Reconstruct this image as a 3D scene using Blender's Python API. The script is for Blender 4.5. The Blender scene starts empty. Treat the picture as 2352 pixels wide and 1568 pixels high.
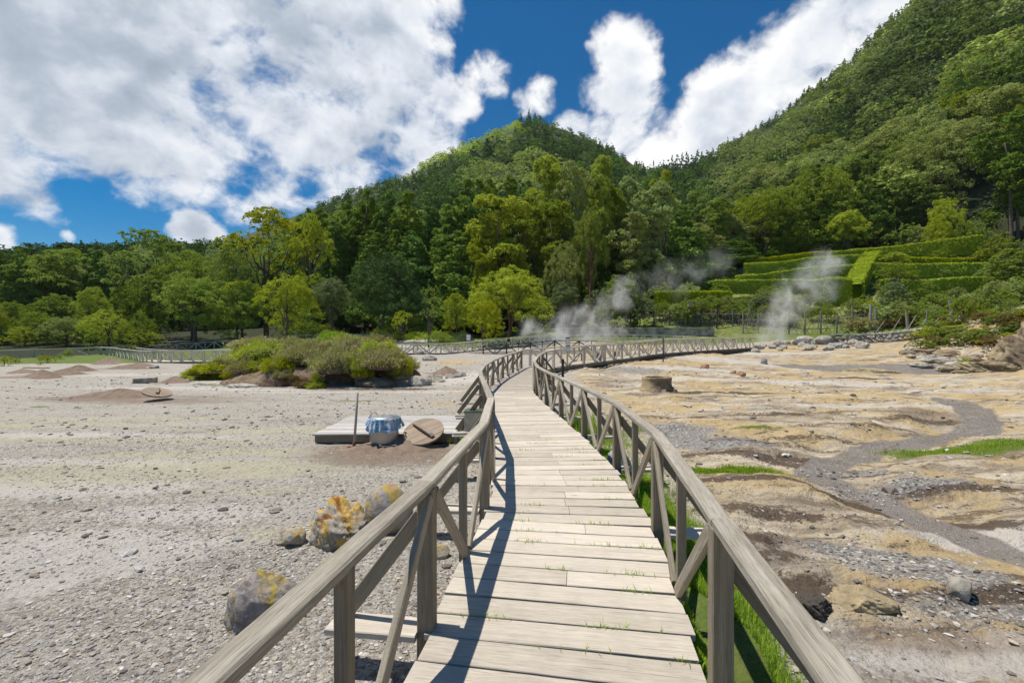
import bpy, math, random
import numpy as np
from mathutils import Vector, Matrix
R_ = math.radians
S = bpy.context.scene
C = S.collection
random.seed(7)
# ------------------------------------------------------------------ camera
F, CX, HY, HC = 1045.0, 1176.0, 778.0, 2.05      # a 16 mm lens, eye 2.05 m above the ground
cam = bpy.data.objects.new('camera', bpy.data.cameras.new('camera')); C.objects.link(cam)
cam.data.sensor_width = 36; cam.data.lens = 36*F/2352.0
cam.data.shift_y = -0.00255; cam.data.clip_start = 0.05; cam.data.clip_end = 5000
cam.location = (0, 0, HC); cam.rotation_euler = (R_(90), 0, 0)
S.camera = cam
def W(px, py, Z): return ((px-CX)/F*Z, Z, HC+(HY-py)/F*Z)
def G(px, py, z=0.0):
    Z = F*(HC-z)/(py-HY); return ((px-CX)/F*Z, Z)
# ------------------------------------------------------------------ light
SUN = Vector((-.29, .09, .89)).normalized()
EL = math.asin(SUN.z); AZ = math.atan2(SUN.x, SUN.y)
sd = bpy.data.lights.new('sun', 'SUN'); sd.energy = 3.15; sd.angle = R_(.5); sd.color = (1, .945, .85)
so = bpy.data.objects.new('sun', sd); C.objects.link(so)
so.rotation_euler = SUN.to_track_quat('Z', 'Y').to_euler()
S.view_settings.view_transform = 'Standard'; S.view_settings.look = 'None'
S.view_settings.exposure = 0.74; S.view_settings.gamma = 1
# ------------------------------------------------------------------ node helper
class NT:
    def __init__(s, tree): s.t = tree; s.n = tree.nodes; s.l = tree.links
    def add(s, typ, ins=None, **kw):
        nd = s.n.new(typ)
        for k, v in kw.items(): setattr(nd, k, v)
        for k, v in (ins or {}).items():
            if isinstance(v, bpy.types.NodeSocket): s.l.new(v, nd.inputs[k])
            else: nd.inputs[k].default_value = v
        return nd
    def m(s, op, a, b=0.0, c=0.0, clamp=False):
        nd = s.add('ShaderNodeMath', {0: a, 1: b, 2: c}, operation=op); nd.use_clamp = clamp; return nd.outputs[0]
    def vm(s, op, a, b=(0, 0, 0), out=0):
        return s.add('ShaderNodeVectorMath', {0: a, 1: b}, operation=op).outputs[out]
    def noise(s, vec, scale, detail=4, rough=.55, dist=0, out='Fac'):
        return s.add('ShaderNodeTexNoise', {'Vector': vec, 'Scale': scale, 'Detail': detail, 'Roughness': rough, 'Distortion': dist}).outputs[out]
    def mix(s, f, a, b, typ='MIX'):
        nd = s.add('ShaderNodeMix', data_type='RGBA', blend_type=typ)
        for i, v in ((0, f), (6, a), (7, b)):
            if isinstance(v, bpy.types.NodeSocket): s.l.new(v, nd.inputs[i])
            else: nd.inputs[i].default_value = v if i == 0 else (*v[:3], 1)
        return nd.outputs[2]
    def ramp(s, f, lo, hi, a=0.0, b=1.0, smooth=True):
        nd = s.add('ShaderNodeMapRange', {0: f, 1: lo, 2: hi, 3: a, 4: b}); nd.interpolation_type = 'SMOOTHSTEP' if smooth else 'LINEAR'
        return nd.outputs[0]
    def cr(s, f, stops):
        nd = s.add('ShaderNodeValToRGB', {0: f}); e = nd.color_ramp.elements
        while len(e) < len(stops): e.new(.5)
        for q, (p, c) in zip(e, stops): q.position = p; q.color = (*c, 1)
        return nd.outputs[0]
# ------------------------------------------------------------------ world: sky with clouds
world = bpy.data.worlds.new('World'); S.world = world; world.use_nodes = True
w = NT(world.node_tree); w.n.clear()
sky = w.add('ShaderNodeTexSky', sky_type='NISHITA'); sky.sun_disc = False
sky.sun_elevation = EL; sky.sun_rotation = AZ; sky.altitude = 600; sky.air_density = 1.0; sky.dust_density = .1; sky.ozone_density = 3.5
skyc = w.add('ShaderNodeHueSaturation', {'Hue': .497, 'Saturation': 1.55, 'Value': .42, 'Color': sky.outputs[0]}).outputs[0]
tc = w.add('ShaderNodeTexCoord').outputs['Generated']
dirn = w.vm('NORMALIZE', tc)
warp = w.noise(dirn, 3.2, 5, .6, 0, 'Color')
wv = w.vm('SCALE', w.vm('SUBTRACT', warp, (.5, .5, .5))); wv.node.inputs['Scale'].default_value = .16
wd = w.vm('ADD', dirn, wv)
blobs = [  # px, py, radius px, weight
 (60, 60, 300, 1), (330, 120, 330, 1), (640, 130, 330, 1), (860, 60, 190, 1), (470, 290, 190, 1), (740, 320, 200, 1), (900, 200, 170, .9),
 (180, 220, 150, .8), (620, 440, 110, .9), (960, 330, 140, .9), (1040, 250, 70, .8), (50, 430, 85, .8), (465, 522, 52, 1), (-40, 545, 55, 1), (150, 515, 28, .6),
 (1130, 185, 55, .5), (1240, 215, 45, .42), (1212, 240, 30, .3), (1440, 120, 85, 1), (1425, 210, 90, 1), (1440, 300, 110, 1), (1330, 290, 60, .8), (1500, 340, 90, 1),
 (1620, 300, 120, 1), (1700, 210, 130, 1), (1800, 130, 120, 1), (1900, 80, 110, 1), (2000, 30, 110, 1), (1980, -60, 120, 1), (1850, 210, 90, .9), (2100, -60, 160, 1),
 (1600, 60, 45, .15), (2400, -300, 500, .9), (-500, 200, 450, 1), (600, -500, 420, .9)]
acc = None
for px, py, r, wt in blobs:
    d = Vector(((px-CX)/F, 1, (HY-py)/F)); c = d.normalized()
    ra = r/F/d.length*(1.0 if py > -100 else 1)
    dt = w.add('ShaderNodeVectorMath', {0: wd, 1: tuple(c)}, operation='DISTANCE').outputs['Value']
    v = w.m('MULTIPLY_ADD', w.m('MULTIPLY', dt, dt), -wt*1.0/(ra*ra), wt)
    acc = v if acc is None else w.add('ShaderNodeMath', {0: acc, 1: v, 2: .25}, operation='SMOOTH_MAX').outputs[0]
acc = w.m('MAXIMUM', acc, -1.2)
sq = w.add('ShaderNodeMapping', {'Vector': dirn, 'Scale': (1, 1, 1.25)}).outputs[0]
fb = w.noise(sq, 5.5, 9, .58, .25)
fine = w.noise(sq, 22, 7, .62, .4)
dens = w.m('ADD', w.m('ADD', acc, w.m('MULTIPLY_ADD', fb, 2.5, -1.47)), w.m('MULTIPLY_ADD', fine, .95, -.475))
# thin gaps of blue inside the big bank
mask = w.ramp(dens, -.12, .55)
off = w.vm('ADD', sq, tuple(SUN*.035))
fb2 = w.noise(off, 5.5, 9, .58, .25)
fine2 = w.noise(w.vm('ADD', sq, tuple(SUN*.010)), 22, 7, .62, .4)
fb = w.noise(sq, 5.5, 5, .5, .25); fb2 = w.noise(off, 5.5, 5, .5, .25)
rel = w.m('ADD', w.m('MULTIPLY', w.m('SUBTRACT', fb, fb2), 2.0), w.m('MULTIPLY', w.m('SUBTRACT', fine, fine2), .35))
thick = w.ramp(dens, .25, 1.7)
big = w.noise(dirn, 2.3, 4, .5)
lit = w.m('ADD', w.m('SUBTRACT', .97, w.m('MULTIPLY', thick, w.m('MULTIPLY_ADD', big, 1.1, -.06))), rel)
gd = w.add('ShaderNodeVectorMath', {0: wd, 1: tuple(Vector(((250-CX)/F, 1, (HY-200)/F)).normalized())}, operation='DISTANCE').outputs['Value']
lit = w.m('SUBTRACT', lit, w.ramp(gd, .25, .75, .27, 0))
ccol = w.cr(lit, [(.15, (.30, .36, .44)), (.48, (.47, .53, .62)), (.75, (.76, .80, .87)), (1.0, (1.0, 1.0, 1.0))])
cl = w.vm('SCALE', ccol); cl.node.inputs['Scale'].default_value = 4.95
wc = w.mix(mask, skyc, cl)
bg = w.add('ShaderNodeBackground', {'Color': wc, 'Strength': .125})
w.l.new(bg.outputs[0], w.add('ShaderNodeOutputWorld').inputs[0])

# ------------------------------------------------------------------ object helpers
def tag(o, label=None, cat=None, group=None, kind=None):
    if label: o['label'] = label
    if cat: o['category'] = cat
    if group: o['group'] = group
    if kind: o['kind'] = kind
    return o
def empty(name, loc, label=None, cat=None, group=None):
    o = bpy.data.objects.new(name, None); C.objects.link(o); o.location = loc; o.empty_display_size = .2
    return tag(o, label, cat, group)
def link(name, me, parent=None, mat=None):
    o = bpy.data.objects.new(name, me); C.objects.link(o)
    if mat: me.materials.append(mat)
    if parent:
        o.parent = parent; o.matrix_parent_inverse = Matrix.Translation(-Vector(parent.location))
    return o
def np_mesh(name, V, Fa, tint=None, smooth=False, uv=None):
    me = bpy.data.meshes.new(name); V = np.asarray(V, np.float32); Fa = np.asarray(Fa, np.int32)
    k = Fa.shape[1]
    me.vertices.add(len(V)); me.vertices.foreach_set('co', V.ravel())
    me.loops.add(Fa.size); me.loops.foreach_set('vertex_index', Fa.ravel())
    me.polygons.add(len(Fa)); me.polygons.foreach_set('loop_start', np.arange(0, Fa.size, k, dtype=np.int32))
    me.update(calc_edges=True)
    me.polygons.foreach_set('use_smooth', np.full(len(Fa), smooth))
    if tint is not None:
        for nm, t in (tint.items() if isinstance(tint, dict) else [('tint', tint)]):
            a = me.color_attributes.new(nm, 'FLOAT_COLOR', 'POINT')
            t = np.asarray(t, np.float32)
            if t.ndim == 1: t = np.stack([t, t, t], 1)
            a.data.foreach_set('color', np.concatenate([t, np.ones((len(t), 1), np.float32)], 1).astype(np.float32).ravel())
    if uv is not None:
        u = me.uv_layers.new(name='uv'); u.data.foreach_set('uv', np.asarray(uv, np.float32)[Fa.ravel()].ravel())
    me.validate()
    return me
class MB:
    """collects shapes into one mesh with a length-along-the-grain uv"""
    def __init__(s): s.v = []; s.f = []; s.uv = []
    def face(s, idx, uvs): s.f.append(idx); s.uv += uvs
    def beam(s, path, wd, ht, up=(0, 0, 1), ch=.006, jit=0.0, taper=None):
        path = [Vector(p) for p in path]; up = Vector(up); u0 = random.uniform(0, 40); v0 = random.uniform(0, 9)
        a, b = wd/2, ht/2; ch = min(ch, a*.45, b*.45)
        prof = [(-a, -b+ch), (-a, b-ch), (-a+ch, b), (a-ch, b), (a, b-ch), (a, -b+ch), (a-ch, -b), (-a+ch, -b)]
        per = [0]
        for i in range(8):
            p, q = prof[i], prof[(i+1) % 8]; per.append(per[-1]+math.hypot(p[0]-q[0], p[1]-q[1]))
        base = len(s.v); L = 0; Ls = []
        for i, p in enumerate(path):
            t = (path[min(i+1, len(path)-1)]-path[max(i-1, 0)]).normalized()
            x = t.cross(up).normalized(); y = x.cross(t).normalized()
            if i: L += (p-path[i-1]).length
            Ls.append(L); k = 1 if taper is None else 1+(taper-1)*i/(len(path)-1)
            for q in prof:
                s.v.append(p + x*(q[0]*k+random.uniform(-jit, jit)) + y*(q[1]*k+random.uniform(-jit, jit)))
        for i in range(len(path)-1):
            for j in range(8):
                k = (j+1) % 8; A = base+i*8
                s.face([A+j, A+8+j, A+8+k, A+k], [(u0+Ls[i], v0+per[j]), (u0+Ls[i+1], v0+per[j]), (u0+Ls[i+1], v0+per[j+1]), (u0+Ls[i], v0+per[j+1])])
        e = base+(len(path)-1)*8
        s.face([base+j for j in range(8)], [(u0+q[0]*.3, v0+q[1]) for q in prof])
        s.face([e+7-j for j in range(8)], [(u0+q[0]*.3, v0+q[1]) for q in prof[::-1]])
        return s
    def tube(s, path, radii, n=8, cap=True):
        path = [Vector(p) for p in path]; base = len(s.v); u0 = random.uniform(0, 30); L = 0; Ls = []
        ref = Vector((1, 0, 0)) if abs((path[-1]-path[0]).normalized().x) < .8 else Vector((0, 1, 0))
        for i, p in enumerate(path):
            t = (path[min(i+1, len(path)-1)]-path[max(i-1, 0)]).normalized()
            x = t.cross(ref).normalized(); y = x.cross(t)
            if i: L += (p-path[i-1]).length
            Ls.append(L)
            for j in range(n):
                a = 2*math.pi*j/n; s.v.append(p+(x*math.cos(a)+y*math.sin(a))*radii[i])
        for i in range(len(path)-1):
            for j in range(n):
                k = (j+1) % n; A = base+i*n; r = radii[i]*6.28/n
                s.face([A+j, A+k, A+n+k, A+n+j], [(u0+Ls[i], j*r), (u0+Ls[i], (j+1)*r), (u0+Ls[i+1], (j+1)*r), (u0+Ls[i+1], j*r)])
        if cap:
            e = base+(len(path)-1)*n
            s.face([base+n-1-j for j in range(n)], [(u0, .01*j) for j in range(n)]); s.face([e+j for j in range(n)], [(u0, .01*j) for j in range(n)])
        return s
    def lathe(s, prof, c=(0, 0, 0), n=32, close=False):
        c = Vector(c); base = len(s.v)
        for r, z in prof:
            for j in range(n):
                a = 2*math.pi*j/n; s.v.append(c+Vector((r*math.cos(a), r*math.sin(a), z)))
        for i in range(len(prof)-1):
            for j in range(n):
                k = (j+1) % n; A = base+i*n
                s.face([A+j, A+k, A+n+k, A+n+j], [(j/n, prof[i][1]), ((j+1)/n, prof[i][1]), ((j+1)/n, prof[i+1][1]), (j/n, prof[i+1][1])])
        return s
    def mesh(s, name, smooth=False):
        me = bpy.data.meshes.new(name); me.from_pydata([tuple(v) for v in s.v], [], s.f)
        u = me.uv_layers.new(name='uv'); u.data.foreach_set('uv', [c for p in s.uv for c in p])
        if smooth: me.polygons.foreach_set('use_smooth', [True]*len(me.polygons))
        me.update(); return me
    def build(s, name, mat, parent=None, smooth=False):
        return link(name, s.mesh(name, smooth), parent, mat)
def seg(a, b, n=4):
    a, b = Vector(a), Vector(b); return [a.lerp(b, i/n) for i in range(n+1)]
# vectorised value noise
def vn(x, y, seed=0):
    x = np.asarray(x, np.float64); y = np.asarray(y, np.float64)
    xi = np.floor(x).astype(np.int64); yi = np.floor(y).astype(np.int64); xf = x-xi; yf = y-yi
    u = xf*xf*(3-2*xf); v = yf*yf*(3-2*yf)
    def h(a, b):
        n = (a*374761393+b*668265263+seed*974634777) & 0xffffffff
        n = ((n ^ (n >> 13))*1274126177) & 0xffffffff
        return ((n ^ (n >> 16)) & 0xffff)/65535.
    return (h(xi, yi)*(1-u)+h(xi+1, yi)*u)*(1-v)+(h(xi, yi+1)*(1-u)+h(xi+1, yi+1)*u)*v
def fbm(x, y, oct=4, seed=0, gain=.5):
    s = 0; a = 1; t = 0
    for i in range(oct): s = s+a*vn(x*2**i+17.3*i, y*2**i-9.1*i, seed+i); t += a; a *= gain
    return s/t-.5
# ------------------------------------------------------------------ materials
def mat(name): 
    m = bpy.data.materials.new(name); m.use_nodes = True; t = NT(m.node_tree); t.n.clear(); return m, t
def out(t, sh, vol=False): t.l.new(sh, t.add('ShaderNodeOutputMaterial').inputs['Volume' if vol else 'Surface'])
def wood(name, a, b, rough=.85, algae=.25, bump=.35, dark=(.05, .04, .03)):
    m, t = mat(name); uv = t.add('ShaderNodeTexCoord').outputs['UV']; rnd = t.add('ShaderNodeObjectInfo').outputs['Random']
    o = t.vm('ADD', uv, t.add('ShaderNodeCombineXYZ', {0: t.m('MULTIPLY', rnd, 37.0), 1: t.m('MULTIPLY', rnd, 91.0)}).outputs[0])
    g1 = t.add('ShaderNodeMapping', {'Vector': o, 'Scale': (1.6, 42, 1)}).outputs[0]
    g2 = t.add('ShaderNodeMapping', {'Vector': o, 'Scale': (7, 210, 1)}).outputs[0]
    n1 = t.noise(g1, 1, 6, .65, .6); n2 = t.noise(g2, 1, 4, .6); pt = t.noise(o, 3.2, 5, .6)
    saw = t.noise(t.add('ShaderNodeMapping', {'Vector': o, 'Scale': (140, 3, 1)}).outputs[0], 1, 2)
    c = t.mix(t.ramp(n1, .3, .72), a, b)
    c = t.mix(t.ramp(n2, .50, .66, 0, .62), c, dark); c = t.mix(t.ramp(t.noise(t.add('ShaderNodeMapping', {'Vector': o, 'Scale': (.9, 120, 1)}).outputs[0], 1, 3, .5), .66, .70, 0, .75), c, [q*.5 for q in dark])
    c = t.mix(t.ramp(pt, .35, .75, 0, .35), c, [q*.62 for q in a])
    c = t.mix(t.ramp(t.noise(o, 1.7, 5, .7), .56, .72, 0, algae), c, (.20, .17, .05))
    kn = t.add('ShaderNodeTexVoronoi', {'Vector': t.add('ShaderNodeMapping', {'Vector': o, 'Scale': (1.3, 4.5, 1)}).outputs[0], 'Scale': 1.0}).outputs['Distance']
    c = t.mix(t.ramp(kn, .03, .075, .75, 0), c, (.07, .05, .035))
    c = t.mix(.27, c, t.mix(rnd, [q*.55 for q in a], [min(1, q*1.35) for q in b]))
    hgt = t.m('ADD', t.m('MULTIPLY', n1, 1.0), t.m('ADD', t.m('MULTIPLY', n2, .6), t.m('MULTIPLY', saw, .35)))
    bp = t.add('ShaderNodeBump', {'Strength': bump, 'Distance': .006, 'Height': hgt}).outputs[0]
    out(t, t.add('ShaderNodeBsdfPrincipled', {'Base Color': c, 'Roughness': rough, 'Normal': bp, 'Specular IOR Level': .25}).outputs[0]); return m
def plain(name, col, rough=.6, metal=0, var=.25, scale=6, bump=.1, col2=None):
    m, t = mat(name); oc = t.add('ShaderNodeTexCoord').outputs['Object']
    n = t.noise(oc, scale, 6, .6)
    c = t.mix(t.ramp(n, .3, .7), [q*(1-var) for q in col], col2 or [min(1, q*(1+var)) for q in col])
    bp = t.add('ShaderNodeBump', {'Strength': bump, 'Distance': .01, 'Height': t.noise(oc, scale*6, 5)}).outputs[0]
    out(t, t.add('ShaderNodeBsdfPrincipled', {'Base Color': c, 'Roughness': rough, 'Metallic': metal, 'Normal': bp}).outputs[0]); return m
def foliage(name, dk, lt, tr=.28, scale=.35, hue=.0):
    tr = tr+.05; g_ = 2.55 if max(lt) < .17 else 2.0; rf = 1.02 if lt[0] > .8*lt[1] else (1.4 if .11 < lt[0] < .13 else 1.2); dk = [dk[0]*g_*rf, dk[1]*g_, dk[2]*g_*.8]; lt = [min(lt[0]*g_*rf, .6), min(lt[1]*g_, .62), lt[2]*g_*.8]
    m, t = mat(name); oc = t.add('ShaderNodeTexCoord').outputs['Object']; oi = t.add('ShaderNodeObjectInfo').outputs['Random']
    ti = t.add('ShaderNodeAttribute', attribute_name='tint').outputs['Fac']
    n = t.noise(oc, scale*8, 3, .5)
    f = t.m('ADD', t.m('MULTIPLY', ti, .65), t.m('MULTIPLY_ADD', n, .9, -.25), clamp=True)
    c = t.mix(f, dk, lt)
    c = t.add('ShaderNodeHueSaturation', {'Color': c, 'Hue': t.m('MULTIPLY_ADD', oi, .03, .485), 'Saturation': t.m('MULTIPLY_ADD', oi, -.15, 1.08), 'Value': t.m('MULTIPLY_ADD', oi, .30, .85)}).outputs[0]
    df = t.add('ShaderNodeBsdfPrincipled', {'Base Color': c, 'Roughness': .7, 'Specular IOR Level': .10}).outputs[0]
    tl = t.add('ShaderNodeBsdfTranslucent', {'Color': t.mix(.5, c, (.25, .40, .03), 'SCREEN')}).outputs[0]
    out(t, t.add('ShaderNodeMixShader', {0: tr, 1: df, 2: tl}).outputs[0]); return m
def tinted_foliage(name, tr=.26):
    m, t = mat(name); c = t.add('ShaderNodeAttribute', attribute_name='tint').outputs['Color']
    df = t.add('ShaderNodeBsdfPrincipled', {'Base Color': c, 'Roughness': .75, 'Specular IOR Level': .08}).outputs[0]
    tl = t.add('ShaderNodeBsdfTranslucent', {'Color': c}).outputs[0]
    out(t, t.add('ShaderNodeMixShader', {0: tr, 1: df, 2: tl}).outputs[0]); return m
def rockmat(name, base, c2, c3, amt2=.5, amt3=.3, sc=3., white=.3, zk=0):
    m, t = mat(name); oc = t.add('ShaderNodeTexCoord').outputs['Object']
    n = t.noise(oc, sc*2.5, 8, .7); c = t.mix(t.ramp(n, .3, .7), [q*.55 for q in base], base)
    zz = t.m('MULTIPLY', t.add('ShaderNodeSeparateXYZ', {0: oc}).outputs[2], zk)
    c = t.mix(t.ramp(t.m('ADD', zz, t.noise(oc, sc*.9, 5, .65, .8)), 1-amt2-.05, 1-amt2+.08), c, c2)
    c = t.mix(t.ramp(t.m('ADD', zz, t.noise(t.vm('ADD', oc, (7, 3, 1)), sc*1.1, 5, .65, .8)), 1-amt3-.04, 1-amt3+.06), c, c3)
    c = t.mix(t.ramp(t.noise(oc, sc*14, 4, .7), .58, .7, 0, white), c, (.6, .58, .53))
    bp = t.add('ShaderNodeBump', {'Strength': .8, 'Distance': .03, 'Height': t.m('ADD', n, t.m('MULTIPLY', t.noise(oc, sc*12, 6, .7), .4))}).outputs[0]
    out(t, t.add('ShaderNodeBsdfPrincipled', {'Base Color': c, 'Roughness': .9, 'Normal': bp, 'Specular IOR Level': .2}).outputs[0]); return m
M = {}
M['deck'] = wood('weathered_deck_wood', (.47, .41, .335), (.64, .575, .485), algae=.12, bump=.3, dark=(.20, .16, .12))
M['rail'] = wood('grey_rail_wood', (.30, .265, .21), (.53, .485, .405), algae=.35, bump=.6)
M['post'] = wood('brown_grey_post_wood', (.18, .15, .105), (.32, .275, .205), algae=.45, bump=.6)
M['brace'] = wood('sawn_brace_wood', (.26, .225, .165), (.45, .40, .32), algae=.25, bump=.9)
M['platform'] = wood('pale_platform_wood', (.42, .40, .37), (.60, .57, .53), algae=.05)
M['lid'] = wood('worn_lid_wood', (.27, .20, .14), (.42, .33, .25), algae=.1)
M['pale_timber'] = wood('pale_distant_timber', (.50, .46, .39), (.70, .65, .56), algae=.05)
M['pole'] = wood('grey_stake_wood', (.22, .20, .17), (.40, .37, .32), algae=.1)
M['dark'] = wood('dark_painted_timber', (.03, .03, .03), (.08, .075, .07), algae=0)
M['steel'] = plain('brushed_steel', (.50, .49, .48), .38, .75, .1, 3, .03)
M['zinc'] = plain('dull_box_metal', (.46, .41, .31), .6, .0, .25, 5, .05)
M['zlid'] = plain('greenish_box_lid_metal', (.14, .17, .14), .4, .4, .2)
M['black'] = plain('black_metal', (.02, .02, .022), .4, .3)
M['white'] = plain('white_sign_panel', (.78, .78, .76), .5, 0, .05)
M['ink'] = plain('grey_print', (.12, .12, .14), .6)
M['rust'] = plain('rusty_iron', (.16, .07, .03), .8, .2, .5, 30)
M['bark'] = plain('grey_brown_bark', (.13, .10, .075), .9, 0, .5, 3, .8)
M['barkred'] = plain('reddish_bark', (.17, .09, .05), .9, 0, .4, 2, .8)
M['soil'] = plain('brown_volcanic_soil', (.22, .158, .115), .95, 0, .22, 5, .9)
M['concrete'] = plain('stained_concrete', (.34, .31, .26), .9, 0, .55, 1.2, .5)
M['grey_rock'] = rockmat('grey_rock', (.36, .35, .33), (.50, .45, .36), (.20, .18, .15), .42, .3)
M['pale_rock'] = rockmat('pale_rock', (.46, .42, .35), (.58, .53, .44), (.33, .22, .12), .45, .3)
M['sulphur_rock'] = rockmat('sulphur_rock', (.44, .40, .33), (.56, .36, .08), (.34, .15, .035), .47, .36, 3.2, .25, .3)
M['yellow_rock'] = rockmat('half_yellow_rock', (.38, .34, .32), (.40, .30, .06), (.38, .24, .14), .43, .29, 2.6, .25, .45)
M['red_rock'] = rockmat('reddish_rock', (.42, .24, .15), (.5, .32, .22), (.3, .2, .15), .4, .3)
M['ochre_rock'] = rockmat('ochre_crust', (.44, .35, .21), (.55, .42, .22), (.22, .16, .10), .45, .35, 1.6, .2)
M['dark_rock'] = rockmat('dark_cliff_rock', (.10, .085, .07), (.06, .055, .05), (.10, .10, .05), .4, .4, .05, .1)
M['bank_rock'] = rockmat('layered_bank_rock', (.33, .26, .17), (.42, .33, .2), (.16, .11, .075), .45, .4, .8, .25)
FO = {
 'dark': foliage('dark_green_needles', (.016, .038, .008), (.062, .120, .018), .12),
 'conifer': foliage('mid_green_needles', (.024, .056, .009), (.10, .175, .022), .15),
 'mid': foliage('mid_green_leaves', (.035, .075, .010), (.12, .20, .025), .25),
 'yellow': foliage('yellow_green_leaves', (.065, .105, .010), (.215, .275, .028), .28),
 'bright': foliage('bright_green_leaves', (.08, .14, .012), (.24, .36, .04), .3),
 'lime': foliage('pale_lime_leaves', (.16, .24, .04), (.40, .52, .12), .3),
 'olive': foliage('olive_leaves', (.045, .065, .014), (.135, .165, .035), .22),
 'pale': foliage('pale_grey_green_leaves', (.07, .095, .035), (.24, .27, .11), .22),
 'glossy': foliage('glossy_dark_leaves', (.007, .020, .006), (.040, .080, .026), .02),
 'grey': foliage('grey_green_leaves', (.05, .07, .04), (.14, .17, .095), .2),
 'heather': foliage('pinkish_heather', (.075, .085, .03), (.30, .255, .14), .15),
 'heathgreen': foliage('green_heather', (.085, .13, .010), (.25, .33, .03), .2),
 'rusty': foliage('rusty_brown_scrub', (.05, .035, .02), (.17, .10, .05), .15),
 'hedge': foliage('clipped_hedge_leaves', (.07, .125, .008), (.24, .34, .025), .25),
 'grass': foliage('grass_blades', (.07, .15, .012), (.20, .34, .035), .3),
}
M['forest'] = tinted_foliage('forest_canopy_leaves')
# ground material
def ground_material():
    m, t = mat('geothermal_ground'); oc = t.add('ShaderNodeTexCoord').outputs['Object']
    A = t.add('ShaderNodeSeparateColor', {0: t.add('ShaderNodeAttribute', attribute_name='m1').outputs['Color']}).outputs
    B = t.add('ShaderNodeSeparateColor', {0: t.add('ShaderNodeAttribute', attribute_name='m2').outputs['Color']}).outputs
    D = t.add('ShaderNodeSeparateColor', {0: t.add('ShaderNodeAttribute', attribute_name='m3').outputs['Color']}).outputs
    st = t.add('ShaderNodeMapping', {'Vector': oc, 'Scale': (.35, 1.3, 1), 'Rotation': (0, 0, R_(-14))}).outputs[0]
    big = t.noise(st, .8, 6, .62, .6); med = t.noise(oc, 2.6, 8, .68, .5); fi = t.noise(oc, 16, 8, .75)
    vor = t.add('ShaderNodeTexVoronoi', {'Vector': oc, 'Scale': 38.0, 'Randomness': 1.0}); vor2 = t.add('ShaderNodeTexVoronoi', {'Vector': oc, 'Scale': 13.0})
    vc = t.add('ShaderNodeSeparateColor', {0: vor.outputs['Color']}).outputs[0]; vc2 = t.add('ShaderNodeSeparateColor', {0: vor2.outputs['Color']}).outputs[0]
    grav = t.cr(t.m('ADD', t.m('MULTIPLY', vc, .45), t.m('MULTIPLY_ADD', fi, .9, -.15)), [(.12, (.11, .09, .065)), (.38, (.315, .28, .23)), (.64, (.475, .435, .375)), (.95, (.64, .61, .55))])
    grav = t.mix(t.ramp(big, .47, .60, 0, .6), grav, (.44, .41, .365)); grav = t.mix(t.ramp(t.noise(st, 2.1, 7, .7), .52, .66, 0, .5), grav, (.20, .175, .145))
    st2 = t.add('ShaderNodeMapping', {'Vector': oc, 'Scale': (.45, 1.9, 1), 'Rotation': (0, 0, R_(-6))}).outputs[0]
    s1 = t.noise(st2, .9, 9, .72, .9); s2 = t.noise(t.vm('ADD', st2, (9, 4, 0)), 1.6, 9, .74, .5); s3 = t.noise(t.vm('ADD', oc, (3, 14, 0)), .45, 6, .6, .5)
    crust = t.cr(t.m('ADD', t.m('MULTIPLY', s1, .85), t.m('MULTIPLY', fi, .15)), [(.32, (.13, .095, .065)), (.44, (.29, .23, .165)), (.51, (.47, .39, .275)), (.60, (.61, .53, .40)), (.74, (.68, .635, .56))])
    crust = t.mix(t.ramp(t.m('ADD', s3, t.m('MULTIPLY_ADD', fi, .2, -.1)), .475, .54, 0, .72), crust, t.mix(fi, (.38, .25, .10), (.62, .485, .26)))
    crust = t.mix(t.ramp(t.m('ADD', s2, t.m('MULTIPLY_ADD', fi, .24, -.12)), .555, .61, 0, .85), crust, (.12, .085, .06))
    crust = t.mix(t.ramp(s2, .40, .30, 0, .7), crust, (.62, .59, .55))
    crust = t.mix(t.ramp(t.noise(oc, 1.5, 8, .7), .60, .70, 0, .5), crust, (.42, .27, .20))
    c = t.mix(t.ramp(t.m('ADD', A[2], t.m('MULTIPLY_ADD', med, .7, -.35)), .3, .7), grav, crust)
    def lay(c, msk, col, k=.9, lo=.35, hi=.6, n=med, amp=.9):
        f = t.ramp(t.m('ADD', msk, t.m('MULTIPLY', t.m('MULTIPLY_ADD', t.m('MULTIPLY_ADD', fi, .55, t.m('MULTIPLY', n, .45)), amp*1.5, -amp*.75), t.ramp(msk, 0, .12))), lo, hi, 0, k)
        return t.mix(f, c, col)
    gg = t.mix(fi, (.10, .09, .08), (.34, .32, .30)); gg = t.mix(t.ramp(vc, .55, .9), gg, (.42, .41, .39))
    c = lay(c, B[2], gg, .9, amp=1.5)                                     # grey gravel
    c = lay(c, B[1], t.mix(fi, (.46, .42, .375), (.66, .62, .57)), .75, amp=1.6)      # white crust
    c = lay(c, D[1], t.mix(fi, (.40, .36, .23), (.56, .52, .36)), .6, amp=2.2)      # pale sulphur tint
    c = lay(c, A[0], t.mix(fi, (.15, .105, .072), (.29, .21, .15)), .8, .3, .85, amp=1.2)     # brown soil
    c = lay(c, B[0], t.mix(fi, (.04, .028, .02), (.15, .105, .075)), .92, .3, .55, amp=1.8)     # dark crust
    c = lay(c, D[2], t.mix(t.noise(st, 3, 4), (.20, .175, .155), (.33, .29, .26)), .95, n=fi, amp=.3)
    gr = t.mix(t.noise(oc, 9, 6, .7), (.05, .085, .012), (.17, .24, .025)); gr = t.mix(t.ramp(med, .5, .75, 0, .6), gr, (.22, .19, .07))
    c = lay(c, A[1], gr, .95)
    c = lay(c, D[0], t.mix(fi, (.016, .022, .008), (.045, .05, .018)), 1)     # forest floor
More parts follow.
